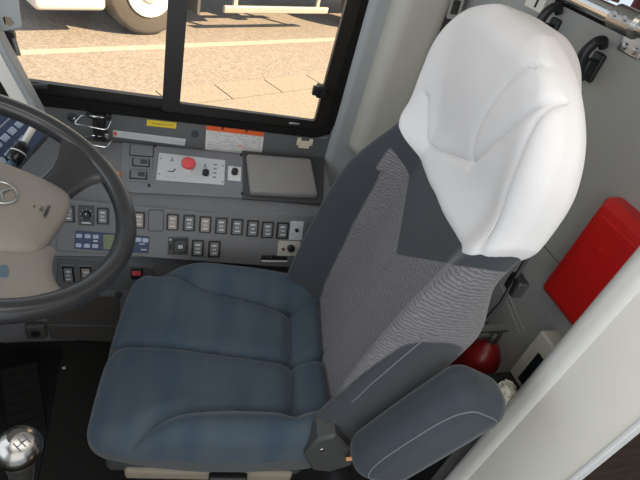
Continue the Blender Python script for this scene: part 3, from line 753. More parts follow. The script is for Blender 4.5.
# ridges on the pad
mb = MB()
for s in (1, -1):
    tube(mb, [tuple(FWh @ Vector((.088 * t - .05 * (1 - t), s * (.052 + .006 * math.sin(t * 3.1)) , -.0095 - .003 * abs(t - .4)))) for t in np.linspace(-.2, 1, 9)], .0028, 8)
tube(mb, [tuple(FWh @ Vector((.083 + .012 * math.cos(x * 14), x, -.0135))) for x in np.linspace(-.062, .062, 11)], .0025, 8)
build('pad_ridge', mb, M_['hub'], hp)
mb = MB(); c_ = wl_(1, 193, -.003); 
tube(mb, [tuple(FWh @ Vector((c_.x + .0245 * math.cos(2 * math.pi * k / 40), c_.y + .0245 * math.sin(2 * math.pi * k / 40), -.0015))) for k in range(40)], .0022, 8, True)
for k in range(3):
    a = math.radians(180 + 120 * k); tube(mb, [tuple(FWh @ Vector((c_.x, c_.y, -.001))), tuple(FWh @ Vector((c_.x + .024 * math.cos(a), c_.y + .024 * math.sin(a), -.0025)))], [.003, .0012], 8)
build('emblem', mb, M_['steel'], hp)
mb = MB(); tcx = wl_(44.5, 211, -.008); th = np.array(wl_(47, 205, -.008) - wl_(41.5, 218, -.008)); ang = math.atan2(th[1], th[0])
MT_ = FWh @ Matrix.Translation((tcx.x, tcx.y, -.0062)) @ Matrix.Rotation(ang, 4, 'Z')
text(mb, 'SRS', .0088, MT_ @ Matrix.Translation((0, .005, 0)), depth=.0012); text(mb, 'AIRBAG', .0088, MT_ @ Matrix.Translation((0, -.004, 0)), depth=.0012)
prism(mb, [(-.004, -.003), (.004, -.003), (.004, -.001), (.001, .0), (.003, .004), (.0, .0045), (-.002, 0)], -.001, .0012, MT_ @ Matrix.Translation((-.001, .019, 0)))
build('lettering', mb, M_['hubdark'], hp)
# spokes (lower pair towards the driver, upper pair towards the dash)
def spoke(s, base, mats, w0=.035, w1=.032, up=False):
    mb = MB(); N = 10; vs = []
    a = math.radians(base) * s
    pe_ = np.array([.219 * math.cos(a), .219 * math.sin(a), .0]); p0 = np.array([.075 if not up else -.05, s * .06, -.040])
    d = nrm(pe_ - p0); sd_ = np.cross([0, 0, 1], d)
    fs = []
    for i in range(N + 1):
        t = i / N; c = p0 * (1 - t) + pe_ * t; c[2] = -.04 + .042 * t ** 1.3
        w = (w0 * (1 - t) + w1 * t) * (1 - .25 * math.sin(math.pi * t)) + (.035 * max(0, t - .72) ** 1.0)
        th_ = .016 * (1 - t) + .010 * t
        for k in range(12):
            b_ = 2 * math.pi * k / 12; q = c + sd_ * w * math.cos(b_) + np.array([0, 0, 1]) * th_ * math.sin(b_); vs.append(tuple(FWh @ Vector(q)))
    for i in range(N):
        for k in range(12): fs.append((i * 12 + k, i * 12 + (k + 1) % 12, (i + 1) * 12 + (k + 1) % 12, (i + 1) * 12 + k))
    fs.append(tuple(range(11, -1, -1))); fs.append(tuple(N * 12 + k for k in range(12)))
    mb.add(vs, fs); build('spoke', mb, mats, sw, 50)
spoke(1, 55, M_['wheel'], .036, .062); spoke(-1, 57, M_['hub'], .06, .055); spoke(1, 125, M_['wheel'], up=True); spoke(-1, 125, M_['hub'], .04, .04, True)
mb = MB(); a0 = FWh @ wl_(1, 268, -.02); a1 = FWh @ wl_(10, 294, -.012); tube(mb, [a0, a1], .010, 12, flat=.7); build('horn_key', mb, M_['bluegrey'], sw)
# column below the hub and its stalk
co = thing('steering_column', tuple(wc - nv * .12), 'dark steering column cover below the wheel hub', 'steering column')
mb = MB(); lathe(mb, [(.07, -.40), (.075, -.20), (.07, -.10), (.055, -.078)], 24, FWh); build('column_cover', mb, M_['darkgrey'], co)
mb = MB(); s0, s1 = W(8, 170, 1, 1.02), W(15, 158, 1, 1.04); s2 = W(24, 143, 1, 1.08)
pcl = FWh @ Vector((0, 0, -.12)); tube(mb, [np.array(pcl), s0 * .5 + np.array(pcl) * .5, s0, s2], .009, 12); st = build('stalk', mb, M_['bluegrey'], co)
mb = MB(); dd = nrm(s2 - s0); q0 = s0 + dd * .02; tube(mb, [q0, q0 + dd * .005, q0 + dd * .045, q0 + dd * .05], [.014, .017, .017, .013], 16); ec = build('stalk_switch', mb, M_['blackgloss'], st)
mb = MB(); tube(mb, [q0 + dd * .0505, q0 + dd * .10, q0 + dd * .11], [.007, .0075, .006], 12); build('stalk_tip', mb, M_['post'], st)
mb = MB(); tube(mb, [q0 + dd * .024, q0 + dd * .027], .0175, 16); build('stalk_mark', mb, M_['white'], st)

# ================================================================== GEAR LEVER, pedals, floor things
kc = CAM + ray(18.5, 448) * .68
gl = thing('gear_lever', (kc[0] - .10, kc[1] - .06, 0), 'gear lever with a shiny metal ball knob at the left front', 'gear lever')
ddn = nrm(np.array([-.10, -.05, -1]))
# shaft leans away under the knob; base on the floor
bs = np.array([kc[0] - .06, kc[1] - .06, 0.0]); ax_ = nrm(bs - kc)
mb = MB(); FK = frame(kc, np.cross([0, 1, 0], -ax_), np.cross(-ax_, np.cross([0, 1, 0], -ax_)))
FK = Matrix([[FK[i][0], FK[i][1], -ax_[i], kc[i]] for i in range(3)] + [[0, 0, 0, 1]])
lathe(mb, [(.010, -.036)] + [(.0245 * math.cos(math.radians(a)), .0245 * math.sin(math.radians(a))) for a in range(-65, 66, 10)] + [(.0095, .0232), (.001, .0236)], 28, FK)
kn = build('knob', mb, M_['knobsteel'], gl)
mb = MB()
vd = nrm(CAM - kc); px_ = nrm(W(24, 440, 1, kc[1]) - W(14, 440, 1, kc[1])); tt = nrm(W(25, 438, 1, kc[1]) - kc)
nn = nrm(vd * .8 + nrm(np.array(CAM + ray(25.5, 438) * .66) - kc) * .65); FI = frame(kc + nn * .0240, np.cross([0, 0, 1], nn), np.cross(nn, np.cross([0, 0, 1], nn)))
lathe(mb, [(.0115, -.003), (.0115, .0002), (.0105, .0008)], 24, FI)
for x in (-.006, 0, .006): box(mb, (x - .0007, -.006, .0008), (x + .0007, .006, .0011), 1, FI)
box(mb, (-.006, -.0007, .0008), (.006, .0007, .0011), 1, FI)
build('shift_pattern', mb, [M_['steel'], M_['ink']], kn)
mb = MB(); tube(mb, [kc + ax_ * .022, kc + ax_ * .04, kc + ax_ * .10, bs], [.017, .014, .010, .012], 14); build('shaft', mb, M_['steel'], gl)
mb = MB(); lathe(mb, [(.09, 0), (.085, .02), (.06, .05), (.05, .06), (.035, .10), (.02, .14)], 24, Matrix.Translation(Vector((bs[0], bs[1], 0)))); build('boot', mb, M_['rubber'], gl)
# rubber floor mat and accelerator pedal
mb = MB(); mx = [W(54, 398, 2, .004), W(40, 470, 2, .004), W(-80, 478, 2, .004), W(-60, 380, 2, .004)]
e_ = nrm(mx[0] - mx[1])
fm = MB(); box(fm, (-.72, .55, 0), (-.29, 1.155, .010)); build('floor_mat', fm, M_['mat'], None, 0, label='black rubber mat on the floor under the steering wheel', cat='floor mat')
fp = W(24, 402, 2, .06); 
pd = thing('accelerator_pedal', (fp[0] - .01, fp[1] - .02, .01), 'black accelerator pedal with ribbed pad on the floor mat', 'pedal')
FPd = frame(fp, (.97, .25, .0), (-.2, .75, .55))
mb = MB(); rbox(mb, (0, 0, 0), (.048, .11, .008), .005, M=FPd)
build('pedal_pad', mb, M_['rubber'], pd)
mb = MB()
for k in range(7): rbox(mb, (0, -.085 + .028 * k, .009), (.040, .004, .003), .002, M=FPd)
build('pedal_tread', mb, M_['rubber'], pd)
mb = MB(); box(mb, (-.02, -.10, -.06), (.02, -.06, -.004), M=FPd); build('hinge', mb, M_['rubber'], pd)
p = W(64, 368, 2, .0); mb = MB(); lathe(mb, [(.006, 0), (.0055, .002), (.001, .003)], 10, Matrix.Translation(Vector(p))); build('coin', mb, M_['device'], None, label='tiny pale button lying on the dark floor', cat='button')

# ================================================================== DRIVER SEAT
SO = np.array([.18, .77, 0.]); SA = math.radians(-9)
MS = Matrix.Translation(Vector(SO)) @ Matrix.Rotation(SA, 4, 'Z'); MSi = MS.inverted()
seat = thing('driver_seat', tuple(SO), 'blue cloth driver seat with a white headrest cover and folded armrest', 'seat', rz=SA)
camL = np.array(MSi @ Vector(CAM)); R3 = np.array([[MSi[i][j] for j in range(3)] for i in range(3)])
def lray(u, v): return R3 @ ray(u, v)
def LZ(u, v, z): d = lray(u, v); return camL + d * ((z - camL[2]) / d[2])
def LY(u, v, y): d = lray(u, v); return camL + d * ((y - camL[1]) / d[1])
def segdist(P, line):
    """distances of points (n,2) to a polyline"""
    best = np.full(len(P), 1e9)
    for a, b_ in zip(line[:-1], line[1:]):
        a = np.array(a); b_ = np.array(b_); ab = b_ - a; t = np.clip(((P - a) @ ab) / max(1e-12, ab @ ab), 0, 1)
        best = np.minimum(best, np.linalg.norm(P - (a + t[:, None] * ab), axis=1))
    return best
def spline(line, n=8):
    """Catmull-Rom through points"""
    P = [np.array(p, float) for p in line]; P = [2 * P[0] - P[1]] + P + [2 * P[-1] - P[-2]]; out = []
    for i in range(1, len(P) - 2):
        for k in range(n):
            t = k / n; a, b_, c, d = P[i - 1], P[i], P[i + 1], P[i + 2]
            out.append(.5 * (2 * b_ + (c - a) * t + (2 * a - 5 * b_ + 4 * c - d) * t * t + (3 * b_ - a - 3 * c + d) * t ** 3))
    out.append(P[-2]); return out
def sstep(a, b_, x): t = np.clip((x - a) / (b_ - a), 0, 1); return t * t * (3 - 2 * t)
# ---- cushion
ZC = .505
near = spline([LZ(u, v, ZC)[:2] for u, v in ((128, 439), (158, 420), (185, 410.5), (212, 407), (238, 406), (268, 408), (295, 411), (322, 413))])
mid = spline([LZ(u, v, ZC)[:2] for u, v in ((104, 343), (112, 338), (133, 333), (190, 343), (240, 350), (292, 357), (326, 358))])
far = spline([LZ(u, v, ZC)[:2] for u, v in ((160, 266), (171, 272), (190, 283), (207, 291), (250, 299), (291, 307.5), (312, 300))])
rear = spline([LZ(u, v, ZC)[:2] for u, v in ((291, 307.5), (294, 356), (294.5, 411))])
mb = MB(); rbox(mb, (-.006, 0, .43), (.268, .266, .078), .046, 6, (90, 90, 8))
V = np.array(mb.v); q = V[:, :2]
dn_ = segdist(q, near); df_ = segdist(q, far); dm_ = segdist(q, mid); dr_ = segdist(q, rear)
topw = sstep(.40, .47, V[:, 2])
x, y = V[:, 0], V[:, 1]
h = .034 * sstep(.13, .225, np.abs(y)) * sstep(-.27, -.05, x) - .030 * sstep(-.08, -.27, x)
h += .022 * sstep(.17, .25, x) 
h -= .012 * (1 - sstep(.0, .17, np.abs(y))) 
gro = 0
for dd_, wdt, dep in ((dn_, .022, .020), (df_, .022, .020), (dm_, .018, .014), (dr_, .02, .018)):
    h -= dep * np.exp(-(dd_ / wdt) ** 2) + .009 * np.exp(-(dd_ / .0045) ** 2)
wr_ = np.array([noise.noise(Vector((px * 9, py * 28, 1.3))) for px, py in q]) * .0022 * sstep(.15, .23, np.abs(y)) + np.array([noise.noise(Vector((px * 7, py * 7, 5.3))) for px, py in q]) * .0025
V[:, 2] += topw * (h + wr_)
V[:, 1] *= 1 + .05 * np.sin(np.clip((x + .27) / .5, 0, 1) * math.pi)
V[:, 1] *= 1 - .03 * sstep(-.15, -.27, x)
# front leans forward at its foot, sides tuck in
low = 1 - sstep(.35, .42, V[:, 2]); V[:, 0] *= 1 - .04 * low; V[:, 1] *= 1 - .04 * low
V[:, 2] += .030 * sstep(-.02, -.25, x) * (1 - sstep(.36, .43, V[:, 2]))
V[:, 0] -= .012 * (1 - (y / .26) ** 2) * sstep(0, -.26, x)
mb.v = [tuple(p) for p in V]
for i, f_ in enumerate(mb.f):
    if np.mean([V[k, 2] for k in f_]) < .440 and min(V[k, 2] for k in f_) > .35: mb.m[i] = 1
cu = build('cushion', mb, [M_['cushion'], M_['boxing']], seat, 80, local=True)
# ---- backrest surface
zc = [.30, .40, .527, .70, .858, 1.016, 1.08, 1.13, 1.18, 1.26, 1.34, 1.42]
xc = [.215, .235, .261, .298, .337, .371, .387, .386, .370, .353, .346, .36]
xbk = [.215, .235, .261, .298, .337, .371, .386, .392, .392, .388, .384, .38]
_zz = np.linspace(.2, 1.5, 1301)
def smooth_table(zs, vs, sig=.02):
    t = np.interp(_zz, zs, vs); k = np.exp(-.5 * (np.arange(-80, 81) * .001 / sig) ** 2); k /= k.sum()
    return np.convolve(np.pad(t, 80, mode='edge'), k, 'valid')
_xc = smooth_table(zc, xc); _xb = smooth_table(zc, xbk)
def XC(z): return np.interp(z, _zz, _xc)
def XB(z): return np.interp(z, _zz, _xb) - np.interp(z, _zz, _xc)
bz = [.30, .45, .55, .70, .85, .95, 1.02, 1.08, 1.15, 1.22, 1.4]; bp2 = [.09, .115, .125, .135, .145, .135, .095, .058, .040, .022, .0]
wz = [.30, .40, .50, .70, .90, 1.05, 1.12, 1.18, 1.22, 1.26, 1.29, 1.32, 1.345, 1.365, 1.385]
ww = [.225, .245, .258, .265, .265, .258, .264, .267, .266, .256, .241, .212, .175, .13, .07]
_bp = smooth_table(bz, bp2, .025); _ww = smooth_table(wz, ww, .010)
def WID(y, z): return np.interp(z, _zz, _ww)
def XF(y, z):
    w = WID(y, z); qn = np.abs(y) / w
    side = np.where(np.asarray(y) < 0, .60, 1.0)
    return XC(z) - np.interp(z, _zz, _bp) * side * sstep(.55, .95, qn) + .012 * sstep(.55, 1.0, qn) * sstep(1.22, 1.34, z)
TH = .100; ZTOP = 1.368
def backgrid(z0, z1, ny, nz, off=0.0, nx=20):
    m_ = MB(); hz = (z1 - z0) / 2
    rbox(m_, (0, 0, 0), (TH / 2 + off, .26 + off, hz), .045, 7, (nx, ny, nz))
    return m_, np.array(m_.v), hz
def warp(V, z, fr):
    """V: local box coordinates (x depth, y side); z: heights; fr: 1 at the front face .. 0 at the back"""
    w = WID(V[:, 1], z); yy = V[:, 1] * w / .26
    xf_ = XF(yy, z); base = XC(z) + TH / 2
    qn = np.abs(yy) / w
    return np.stack([base + V[:, 0] + (xf_ - XC(z)) * fr + XB(z) * (1 - fr) + (1 - fr) * .022 * (1 - sstep(.86, 1.04, z)) - (1 - fr) * (.012 + .043 * sstep(.86, 1.04, z)) * sstep(.35, .95, qn) - (1 - fr) * .03 * sstep(1.18, 1.38, z), yy, z], 1)
mb, V, hz = backgrid(.36, ZTOP, 90, 150)
z = V[:, 2] + .36 + hz
frt = np.clip(.5 - V[:, 0] / TH, 0, 1)
P = warp(V, z, frt)
def onback(u, v):
    d = lray(u, v); ts = np.linspace(.45, 1.6, 1400); Q = camL + ts[:, None] * d
    g = Q[:, 0] - XF(Q[:, 1], Q[:, 2]); k = int(np.argmax((g > 0) & (Q[:, 2] > .4) & (np.abs(Q[:, 1]) < .27)))
    return Q[k]
ay = np.abs(P[:, 1]); yef = np.interp(P[:, 2], [.3, .5, .587, .70, .81, .92, 1.03], [.165, .165, .177, .184, .19, .193, .204])
yen = np.interp(P[:, 2], [.3, .5, .60, .675, .774, .858, .90, .93], [.16, .16, .20, .232, .244, .254, .27, .30])
ye = np.where(P[:, 1] > 0, yef, yen)
sdw = np.where(P[:, 1] > 0, ye - ay, np.where(ay > .25, np.maximum(ye - ay, (P[:, 2] - (.905 + (P[:, 0] - .27) * .72)) * .8), ye - ay))
wov = np.minimum(sdw, .86 + .78 * np.minimum(ay, .265) - P[:, 2])
wov = np.where(frt > .03, wov, -.05)
# central seams of the woven panel: groove along the panel border and a shallow line up the middle
edge = np.abs(ye - ay); front = sstep(.55, .9, frt)
P[:, 0] += front * (.012 * np.exp(-(edge / .014) ** 2) + .004 * np.exp(-(edge / .004) ** 2)) * (P[:, 2] < .95)
# stitched panel lines
midl = np.abs(P[:, 1]); P[:, 0] += front * .006 * np.exp(-(midl / .006) ** 2) * (P[:, 2] < .86)
# stitch along the near flank, half depth
fl = (frt - (.62 + .0 * P[:, 2])) * .2
stitch = np.where((np.abs(V[:, 1]) > .24) & (P[:, 2] < .93) & (P[:, 2] > .4), np.abs(fl), 1.0)
stitch = np.minimum(stitch, np.where((P[:, 2] < .95) & (frt > .5), np.abs(edge - .001) + .0012, 1.0))
vl = [onback(u, v)[1:] for u, v in ((396, 256), (370, 278), (346, 300), (334, 332))]
stitch = np.minimum(stitch, np.where(frt > .6, segdist(P[:, 1:], spline(vl)) + .0005, 1.0))
sl = [LY(u, v, -.266)[[0, 2]] for u, v in ((322, 446), (332, 432), (346, 414), (368, 391), (392, 369), (425, 340))]
lowb = 1.0 + .082 * (np.abs(V[:, 1]) / .26) ** 4; ins = sstep(.012, .035, P[:, 2] - lowb); P[:, 0] += ins * (.016 * frt - .006 * (1 - frt)); P[:, 1] *= 1 - .07 * ins; P[:, 2] -= .012 * sstep(1.3, 1.37, P[:, 2])
mb.v = [tuple(p) for p in P]
br = build('backrest', mb, M_['backcloth'], seat, 80, local=True)
pass
for nm, arr in (('woven', wov), ('stitch', stitch)):
    a = br.data.attributes.new(nm, 'FLOAT', 'POINT'); a.data.foreach_set('value', arr.astype(np.float32))
sp_ = []
for p in spline(sl, 6):
    k = int(np.argmin((P[:, 0] - p[0]) ** 2 + (P[:, 2] - p[1]) ** 2 + (P[:, 1] > -.2) * 9)); sp_.append((p[0], P[k, 1] - .0004, p[1]))
sp_ = np.array(sp_)
for _ in range(4): sp_[1:-1, 1] = (sp_[:-2, 1] + 2 * sp_[1:-1, 1] + sp_[2:, 1]) / 4
mb = MB(); tube(mb, [tuple(p) for p in sp_], .0013, 6); build('stitching', mb, M_['piping'], br, local=True)
# ---- white cover over the head of the backrest
ZB0 = .98
mb, V, hz = backgrid(ZB0, ZTOP + .008, 120, 120, .007)
z = V[:, 2] + ZB0 + hz
frt = np.clip(.5 - V[:, 0] / (TH + .014), 0, 1)
yy = V[:, 1]
low = 1.000 + .082 * (np.abs(yy) / .26) ** 4
zt = ZTOP + .008
z2 = low + (z - ZB0) * (zt - low) / (zt - ZB0)
keep_bottom = z < ZB0 + .046
P = warp(V, z2, frt)
# seams pressed into the front
def yz(px): return spline([onback(u, v)[1:] for u, v in px], 6)
seams = [(yz([(473, 163), (452, 156), (431, 146), (427, 125), (428, 97)]), .006), (yz([(473, 163), (505, 137), (543, 105), (572, 95)]), .007),
         (yz([(473, 161), (481, 129), (509, 85), (537, 68), (556, 67), (572, 77)]), .004), (yz([(473, 258), (510, 190), (554, 97)]), .004)]
fw = sstep(.5, .8, frt); D = P[:, 1:]
for ln, dep in seams:
    dd_ = segdist(D, ln); P[:, 0] += fw * (dep * .8 * np.exp(-(dd_ / .010) ** 2) + dep * .8 * np.exp(-(dd_ / .003) ** 2))
wr_ = np.array([noise.noise(Vector((p[1] * 16 + p[2] * 12, p[2] * 5, 2.0))) for p in P]) * .0025
P[:, 0] += wr_ * fw
mb.v = [tuple(p) for p in P]
hcv = build('headrest_cover', mb, M_['cover'], seat, 80, local=True, label='white stretch cloth cover')
for ln, dep in seams:
    pts_ = []
    L_ = [np.array(p) for p in ln]
    for p in L_:
        k = int(np.argmin(((P[:, 1] - p[0]) ** 2 + (P[:, 2] - p[1]) ** 2) + (1 - np.clip(frt, 0, 1)) * .01))
        if frt[k] > .6 and abs(p[0]) < .96 * WID(0, p[1]) and p[1] > 1.018 + .082 * (abs(p[0]) / .26) ** 4: pts_.append((P[k, 0] - .0005, p[0], p[1]))
    pts_ = np.array(pts_)
    for _ in range(3): pts_[1:-1, 0] = (pts_[:-2, 0] + 2 * pts_[1:-1, 0] + pts_[2:, 0]) / 4
    sm = MB(); tube(sm, [tuple(p) for p in pts_], [.0024 * min(1, (i + .15) / 3, (len(pts_) - i - .85) / 3) for i in range(len(pts_))], 8); build('cover_seam', sm, M_['cover'], hcv, local=True)
# ---- folded armrest on the near side
mb = MB(); rbox(mb, (0, 0, 0), (.066, .050, .168), .042, 7, (6, 6, 60))
V = np.array(mb.v); tt_ = V[:, 2] / .168
V[:, 0] *= 1 + .10 * np.cos(tt_ * 1.4); 
sd2 = np.abs(V[:, 0] + .050) + np.abs(V[:, 1] + .045)
Mx = Matrix.Translation((.382, -.318, .692)) @ Matrix.Rotation(math.radians(24), 4, 'Y')
mb.v = [tuple(Mx @ Vector(p)) for p in V]
ar = build('armrest', mb, M_['armfab'], seat, 80, local=True)
mb = MB(); loop = []
for k in range(60):
    a = 2 * math.pi * k / 60; sx = .048; sz = .141
    cxx = math.copysign(abs(math.cos(a)) ** .35, math.cos(a)) * sx; czz = math.copysign(abs(math.sin(a)) ** .5, math.sin(a)) * sz
    bx_ = max(abs(cxx) - .024, 0); bz_ = max(abs(czz) - .126, 0)
    loop.append(tuple(Mx @ Vector((cxx * (1 + .10 * math.cos(czz / .168 * 1.4)), -(.008 + math.sqrt(max(1e-6, .042 ** 2 - bx_ ** 2 - bz_ ** 2))) - .0003, czz))))
tube(mb, loop, .0014, 6, True); build('stitching', mb, M_['piping'], ar, local=True)
mb = MB(); tube(mb, [(.29, -.24, .40), (.29, -.33, .40)], .035, 20); build('armrest_pivot', mb, M_['black'], seat, local=True)
# ---- hinge cover, tag
mb = MB(); p0 = [LY(u, v, -.285) for u, v in ((304, 456), (318, 440), (336, 436), (350, 450), (352, 466), (330, 473), (312, 471))]
Fy = frame((0, -.285, 0), (1, 0, 0), (0, 0, 1))
prism(mb, [(p[0], p[2]) for p in reversed(p0)][::-1] if False else [(p[0], p[2]) for p in sorted(p0, key=lambda p: math.atan2(p[2] - np.mean([t[2] for t in p0]), p[0] - np.mean([t[0] for t in p0])))], -.05, .0, Fy, 0, .006)
hg = build('recliner_cover', mb, M_['seatbase'], seat, 40, local=True)
mb = MB(); lathe(mb, [(.006, 0), (.005, .002), (.001, .003)], 12, Fy @ Matrix.Translation((float(LY(322, 450, -.285)[0]), float(LY(322, 450, -.285)[2]), 0))); build('screw', mb, M_['steel'], hg, local=True)
mb = MB(); p = LY(351, 456, -.290); Ft = frame(p, (1, 0, .3), (-.3, .0, 1)); rbox(mb, (0, 0, .006), (.012, .008, .0008), .0005, M=Ft); tg = build('tag', mb, M_['orange_tag'], seat, local=True, label='small orange fabric tag')
mb = MB(); 
for k in range(3): box(mb, (-.008 + .005 * k, -.004, .0068), (-.0055 + .005 * k, .004, .0072), 0, Ft)
build('tag_print', mb, M_['white'], tg, local=True)
# ---- base
mb = MB(); rbox(mb, (-.01, 0, .325), (.235, .235, .035), .02, 3); build('seat_pan', mb, M_['seatbase'], seat, local=True)
mb = MB(); rbox(mb, (.0, 0, .30), (.20, .245, .022), .012, 3); build('slide_rail', mb, M_['rail_sunlit'], seat, local=True)
mb = MB(); n_ = 9
for k in range(n_): rbox(mb, (.0, 0, .03 + .028 * k), (.19 - .012 * (k % 2), .20 - .012 * (k % 2), .018), .012, 2)
build('bellows', mb, M_['black'], seat, local=True)
mb = MB(); p = LY(228, 478, -.262); rbox(mb, (p[0], -.262, p[2]), (.045, .010, .012), .006, 3); build('slide_lever', mb, M_['black'], seat, local=True)
# frame bar behind the backrest
mb = MB(); tube(mb, [(.40, -.21, .62), (.425, -.225, .80), (.455, -.225, .96), (.468, -.20, 1.07)], .004, 10); rbox(mb, (.470, -.215, 1.0), (.012, .018, .018), .006); build('frame_bar', mb, M_['black'], seat, local=True)

# ================================================================== ON THE PARTITION
XF_ = XP
def hook(u, v, label):
    p = W(u, v, 0, XF_ - .012); r_ = thing('coat_hook', tuple(p), label, 'hook', 'coat hooks on the partition')
    r_.location = (XF_, p[1], p[2]); MW[r_] = Matrix.Translation(Vector((XF_, p[1], p[2])))
    y, z = p[1], p[2]
    mb = MB(); rbox(mb, (XF_ - .006, y, z - .014), (.006, .016, .030), .005, 3); rbox(mb, (XF_ - .018, y, z - .020), (.018, .012, .022), .008, 4); build('base', mb, M_['hookblack'], r_)
    pa_ = spline([(XF_ - .016, y, z - .034), (XF_ - .036, y, z - .026), (XF_ - .047, y, z - .004), (XF_ - .046, y, z + .016), (XF_ - .034, y, z + .034), (XF_ - .019, y, z + .038), (XF_ - .010, y, z + .026)], 5)
    mb = MB(); tube(mb, pa_, list(np.linspace(.012, .0085, len(pa_))), 16, flat=1.1); build('hook_arm', mb, M_['hookblack'], r_, 80)
hook(595, 60, 'black coat hook on the grey partition below the chrome rail')
hook(552, 25, 'black coat hook half hidden behind the white headrest cover')
# chrome rail with bracket
zr = W(600, 9, 0, XP - .05)[2]; yr = W(628, 28, 0, XP - .05)[1]
rl_ = thing('grab_rail', (XP - .05, .95, zr), 'chrome grab rail along the top of the grey partition', 'rail')
mb = MB(); tube(mb, [(XP - .05, 1.06, zr), (XP - .05, .51, zr)], .016, 20); build('bar', mb, M_['chrome'], rl_)
mb = MB(); yb = W(627, 22, 0, XP - .05)[1]; tube(mb, [(XP - .05, yb + .03, zr), (XP - .05, yb - .03, zr)], .023, 24); rbox(mb, (XP - .024, yb, zr), (.026, .028, .016), .006); rbox(mb, (XP - .003, yb, zr - .030), (.004, .030, .026), .003)
for y in (-.014, .014):
    lathe(mb, [(.007, 0), (.006, .004), (.001, .005)], 12, frame((XP - .007, yb + y, zr - .044), (0, -1, 0), (0, 0, 1)) )
    lathe(mb, [(.006, 0), (.005, .003), (.001, .004)], 12, frame((XP - .072, yb + y, zr + .006), (0, -1, 0), (0, 0, 1)))
build('bracket', mb, M_['steel'], rl_)
mb = MB(); tube(mb, [(XP + .018, YW, 1.372), (XP + .018, .51, 1.372)], .020, 12); structure('trim_8', mb, M_['rubber'])
# red box
yl, ztop, zbot = .614, 1.12, .856; yrr = .436
rb = thing('red_box', (XP, (yl + yrr) / 2, zbot), 'bright red plastic case mounted on the grey partition beside the white post', 'box')
FR = frame((XP, (yl + yrr) / 2, (ztop + zbot) / 2), (0, -1, 0), (0, 0, 1)); w_, h_ = yl - yrr, ztop - zbot
mb = MB(); dome(mb, rrect(w_, h_, .012), [(1, 0), (1, .018), (.985, .030), (.88, .042), (.86, .043)], FR); build('case', mb, M_['red'], rb, 30)
mb = MB(); rbox(mb, (0, -.004, .043), (w_ * .36, h_ * .40, .005), .004, M=FR); build('door_panel', mb, M_['red'], rb)
mb = MB(); lathe(mb, [(.010, .046), (.009, .050), (.001, .051)], 16, FR @ Matrix.Translation((-.02, .045, 0))); build('seal_disc', mb, M_['red'], rb)
# cream terminal with dark screen
yd1, yd0 = .565, .44; dz1 = W(540, 328, 0, .83)[2]; dz0 = W(516, 384, 0, .83)[2]; yd1 = W(525, 350, 0, .83)[1]
dv = thing('terminal', (.855, yd1 - .07, dz0), 'cream terminal with a dark screen between seat back and white post', 'device')
FV = frame((.88, yd1 - .075, (dz0 + dz1) / 2), (0, -1, 0), (0, 0, 1)); hh = (dz1 - dz0) / 2
mb = MB(); rbox(mb, (0, 0, .025), (.075, hh, .027), .007, 3, M=FV); build('housing', mb, M_['device'], dv)
mb = MB(); rbox(mb, (.015, -.012, .0505), (.060, hh - .030, .002), .0015, M=FV); build('screen', mb, M_['screen'], dv)
mb = MB(); p = W(559, 331, 2, dz1 + .001); lathe(mb, [(.007, 0), (.007, .003), (.005, .004), (.001, .003)], 14, Matrix.Translation((.855, yd1 - .055, dz1))); build('key_lock', mb, M_['steel'], dv)
# fire extinguisher
ex, ey_ = .80, .605
fe = thing('fire_extinguisher', (ex, ey_, 0), 'red fire extinguisher standing behind the seat back', 'fire extinguisher')
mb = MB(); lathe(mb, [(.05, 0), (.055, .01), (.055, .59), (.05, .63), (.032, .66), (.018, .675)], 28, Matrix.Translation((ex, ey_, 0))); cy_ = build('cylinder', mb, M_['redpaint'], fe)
mb = MB(); tube(mb, [(ex, ey_, .24), (ex, ey_, .40)], .0556, 28, cap=False); build('label_band', mb, M_['device'], cy_)
mb = MB(); lathe(mb, [(.014, .67), (.016, .69), (.014, .715)], 14, Matrix.Translation((ex, ey_, 0))); build('valve', mb, M_['steel'], fe)
mb = MB(); box(mb, (ex - .075, ey_ - .010, .720), (ex + .02, ey_ + .010, .728)); box(mb, (ex - .07, ey_ - .009, .695), (ex + .01, ey_ + .009, .701)); build('lever', mb, M_['steel'], fe)
mb = MB(); tube(mb, [(ex, ey_ + .012, .70), (ex - .01, ey_ + .06, .69), (ex - .005, ey_ + .075, .60), (ex, ey_ + .072, .25)], .009, 10); build('hose', mb, M_['black'], fe)
# crumpled wrapper
p = W(506, 393, 0, .76); mb = MB(); rbox(mb, p, (.018, .022, .02), .012, 3, (3, 3, 3)); random.seed(2)
mb.v = [tuple(np.array(v) + np.array([noise.noise(Vector(v) * 90), noise.noise(Vector(v) * 90 + Vector((7, 0, 0))), noise.noise(Vector(v) * 90 + Vector((0, 9, 0)))]) * .012) for v in mb.v]
mb2 = mb; 
pb_ = MB(); box(pb_, (.70, .435, 0), (.86, .53, p[2] - .022)); build('storage_bin', pb_, M_['black'], None, 0, label='black bin standing behind the seat below the terminal', cat='bin')
build('wrapper', mb2, M_['device'], None, 0, label='crumpled pale wrapper beside the end of the armrest', cat='wrapper')
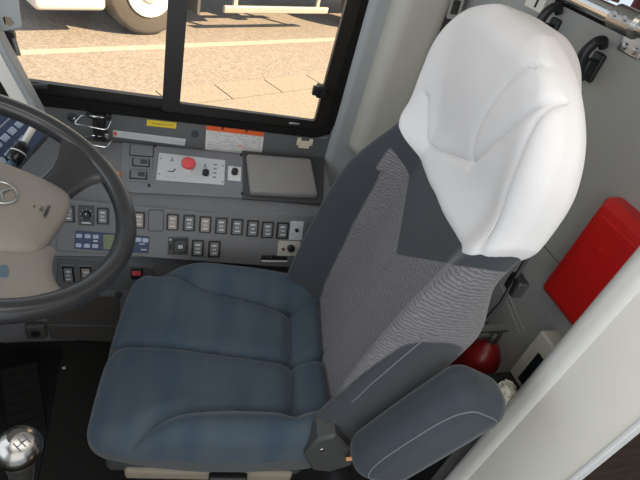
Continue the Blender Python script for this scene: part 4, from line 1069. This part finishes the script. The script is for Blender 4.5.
# seat belt guide and curtain
p = W(455, 7, 1, YW - .055); bl = thing('seat_belt', tuple(p), 'brown seat belt with chrome guide ring beside the corner pillar', 'seat belt')
mb = MB(); FBt = frame((XP - .045, YW - .03, 1.2), (1, 0, 0), (0, 0, 1)); rbox(mb, (0, -.15, 0), (.03, .52, .003), .001, M=FBt); build('webbing', mb, M_['webbing'], bl)
mb = MB(); FBr = frame(p, (1, 0, .1), (-.1, 0, 1)); ring(mb, rrect(.045, .065, .008), rrect(.025, .040, .005), -.004, .004, FBr); build('guide_ring', mb, M_['chrome'], bl)
cur = MB(); zt_, zb_ = 2.08, 1.36; N = 40; vs = []; fs = []
for j, zz in enumerate((zb_, 1.6, 1.85, zt_)):
    for s in (0, 1):
        for k in range(N + 1): x_ = .93 + .45 * k / N; vs.append((x_, YW - .06 - .018 * math.sin(k * 1.6) + .004 * s, zz))
W_ = N + 1
for j in range(3):
    for s in (0, 1):
        o_ = (j * 2 + s) * W_
        for k in range(N): fs.append((o_ + k, o_ + k + 1, o_ + 2 * W_ + k + 1, o_ + 2 * W_ + k))
cur.add(vs, fs); build('curtain', cur, M_['curtain'], None, 60, label='brown pleated curtain behind the partition at the window', cat='curtain')
# cream upright profile standing on the partition
mb = MB(); p = W(536, 10, 0, XP - .012); box(mb, (XP - .024, p[1] - .035, p[2]), (XP, p[1] + .035, 2.1)); box(mb, (XP - .026, p[1] - .010, p[2] + .006), (XP - .024, p[1] - .004, 2.1), 1); structure('trim_9', mb, [M_['post'], M_['black']], 0)
# passenger seat behind the partition
psn = thing('passenger_seat', (1.45, 1.14, 0), 'maroon passenger seat behind the partition', 'seat')
mb = MB(); rbox(mb, (1.50, 1.14, .92), (.06, .27, .52), .05, 4); build('seat_back', mb, M_['maroon'], psn)
mb = MB(); rbox(mb, (1.28, 1.14, .42), (.24, .25, .06), .04, 4); build('seat_cushion', mb, M_['maroon'], psn)
mb = MB(); rbox(mb, (1.32, 1.14, .18), (.16, .2, .18), .02); build('seat_leg', mb, M_['black'], psn)
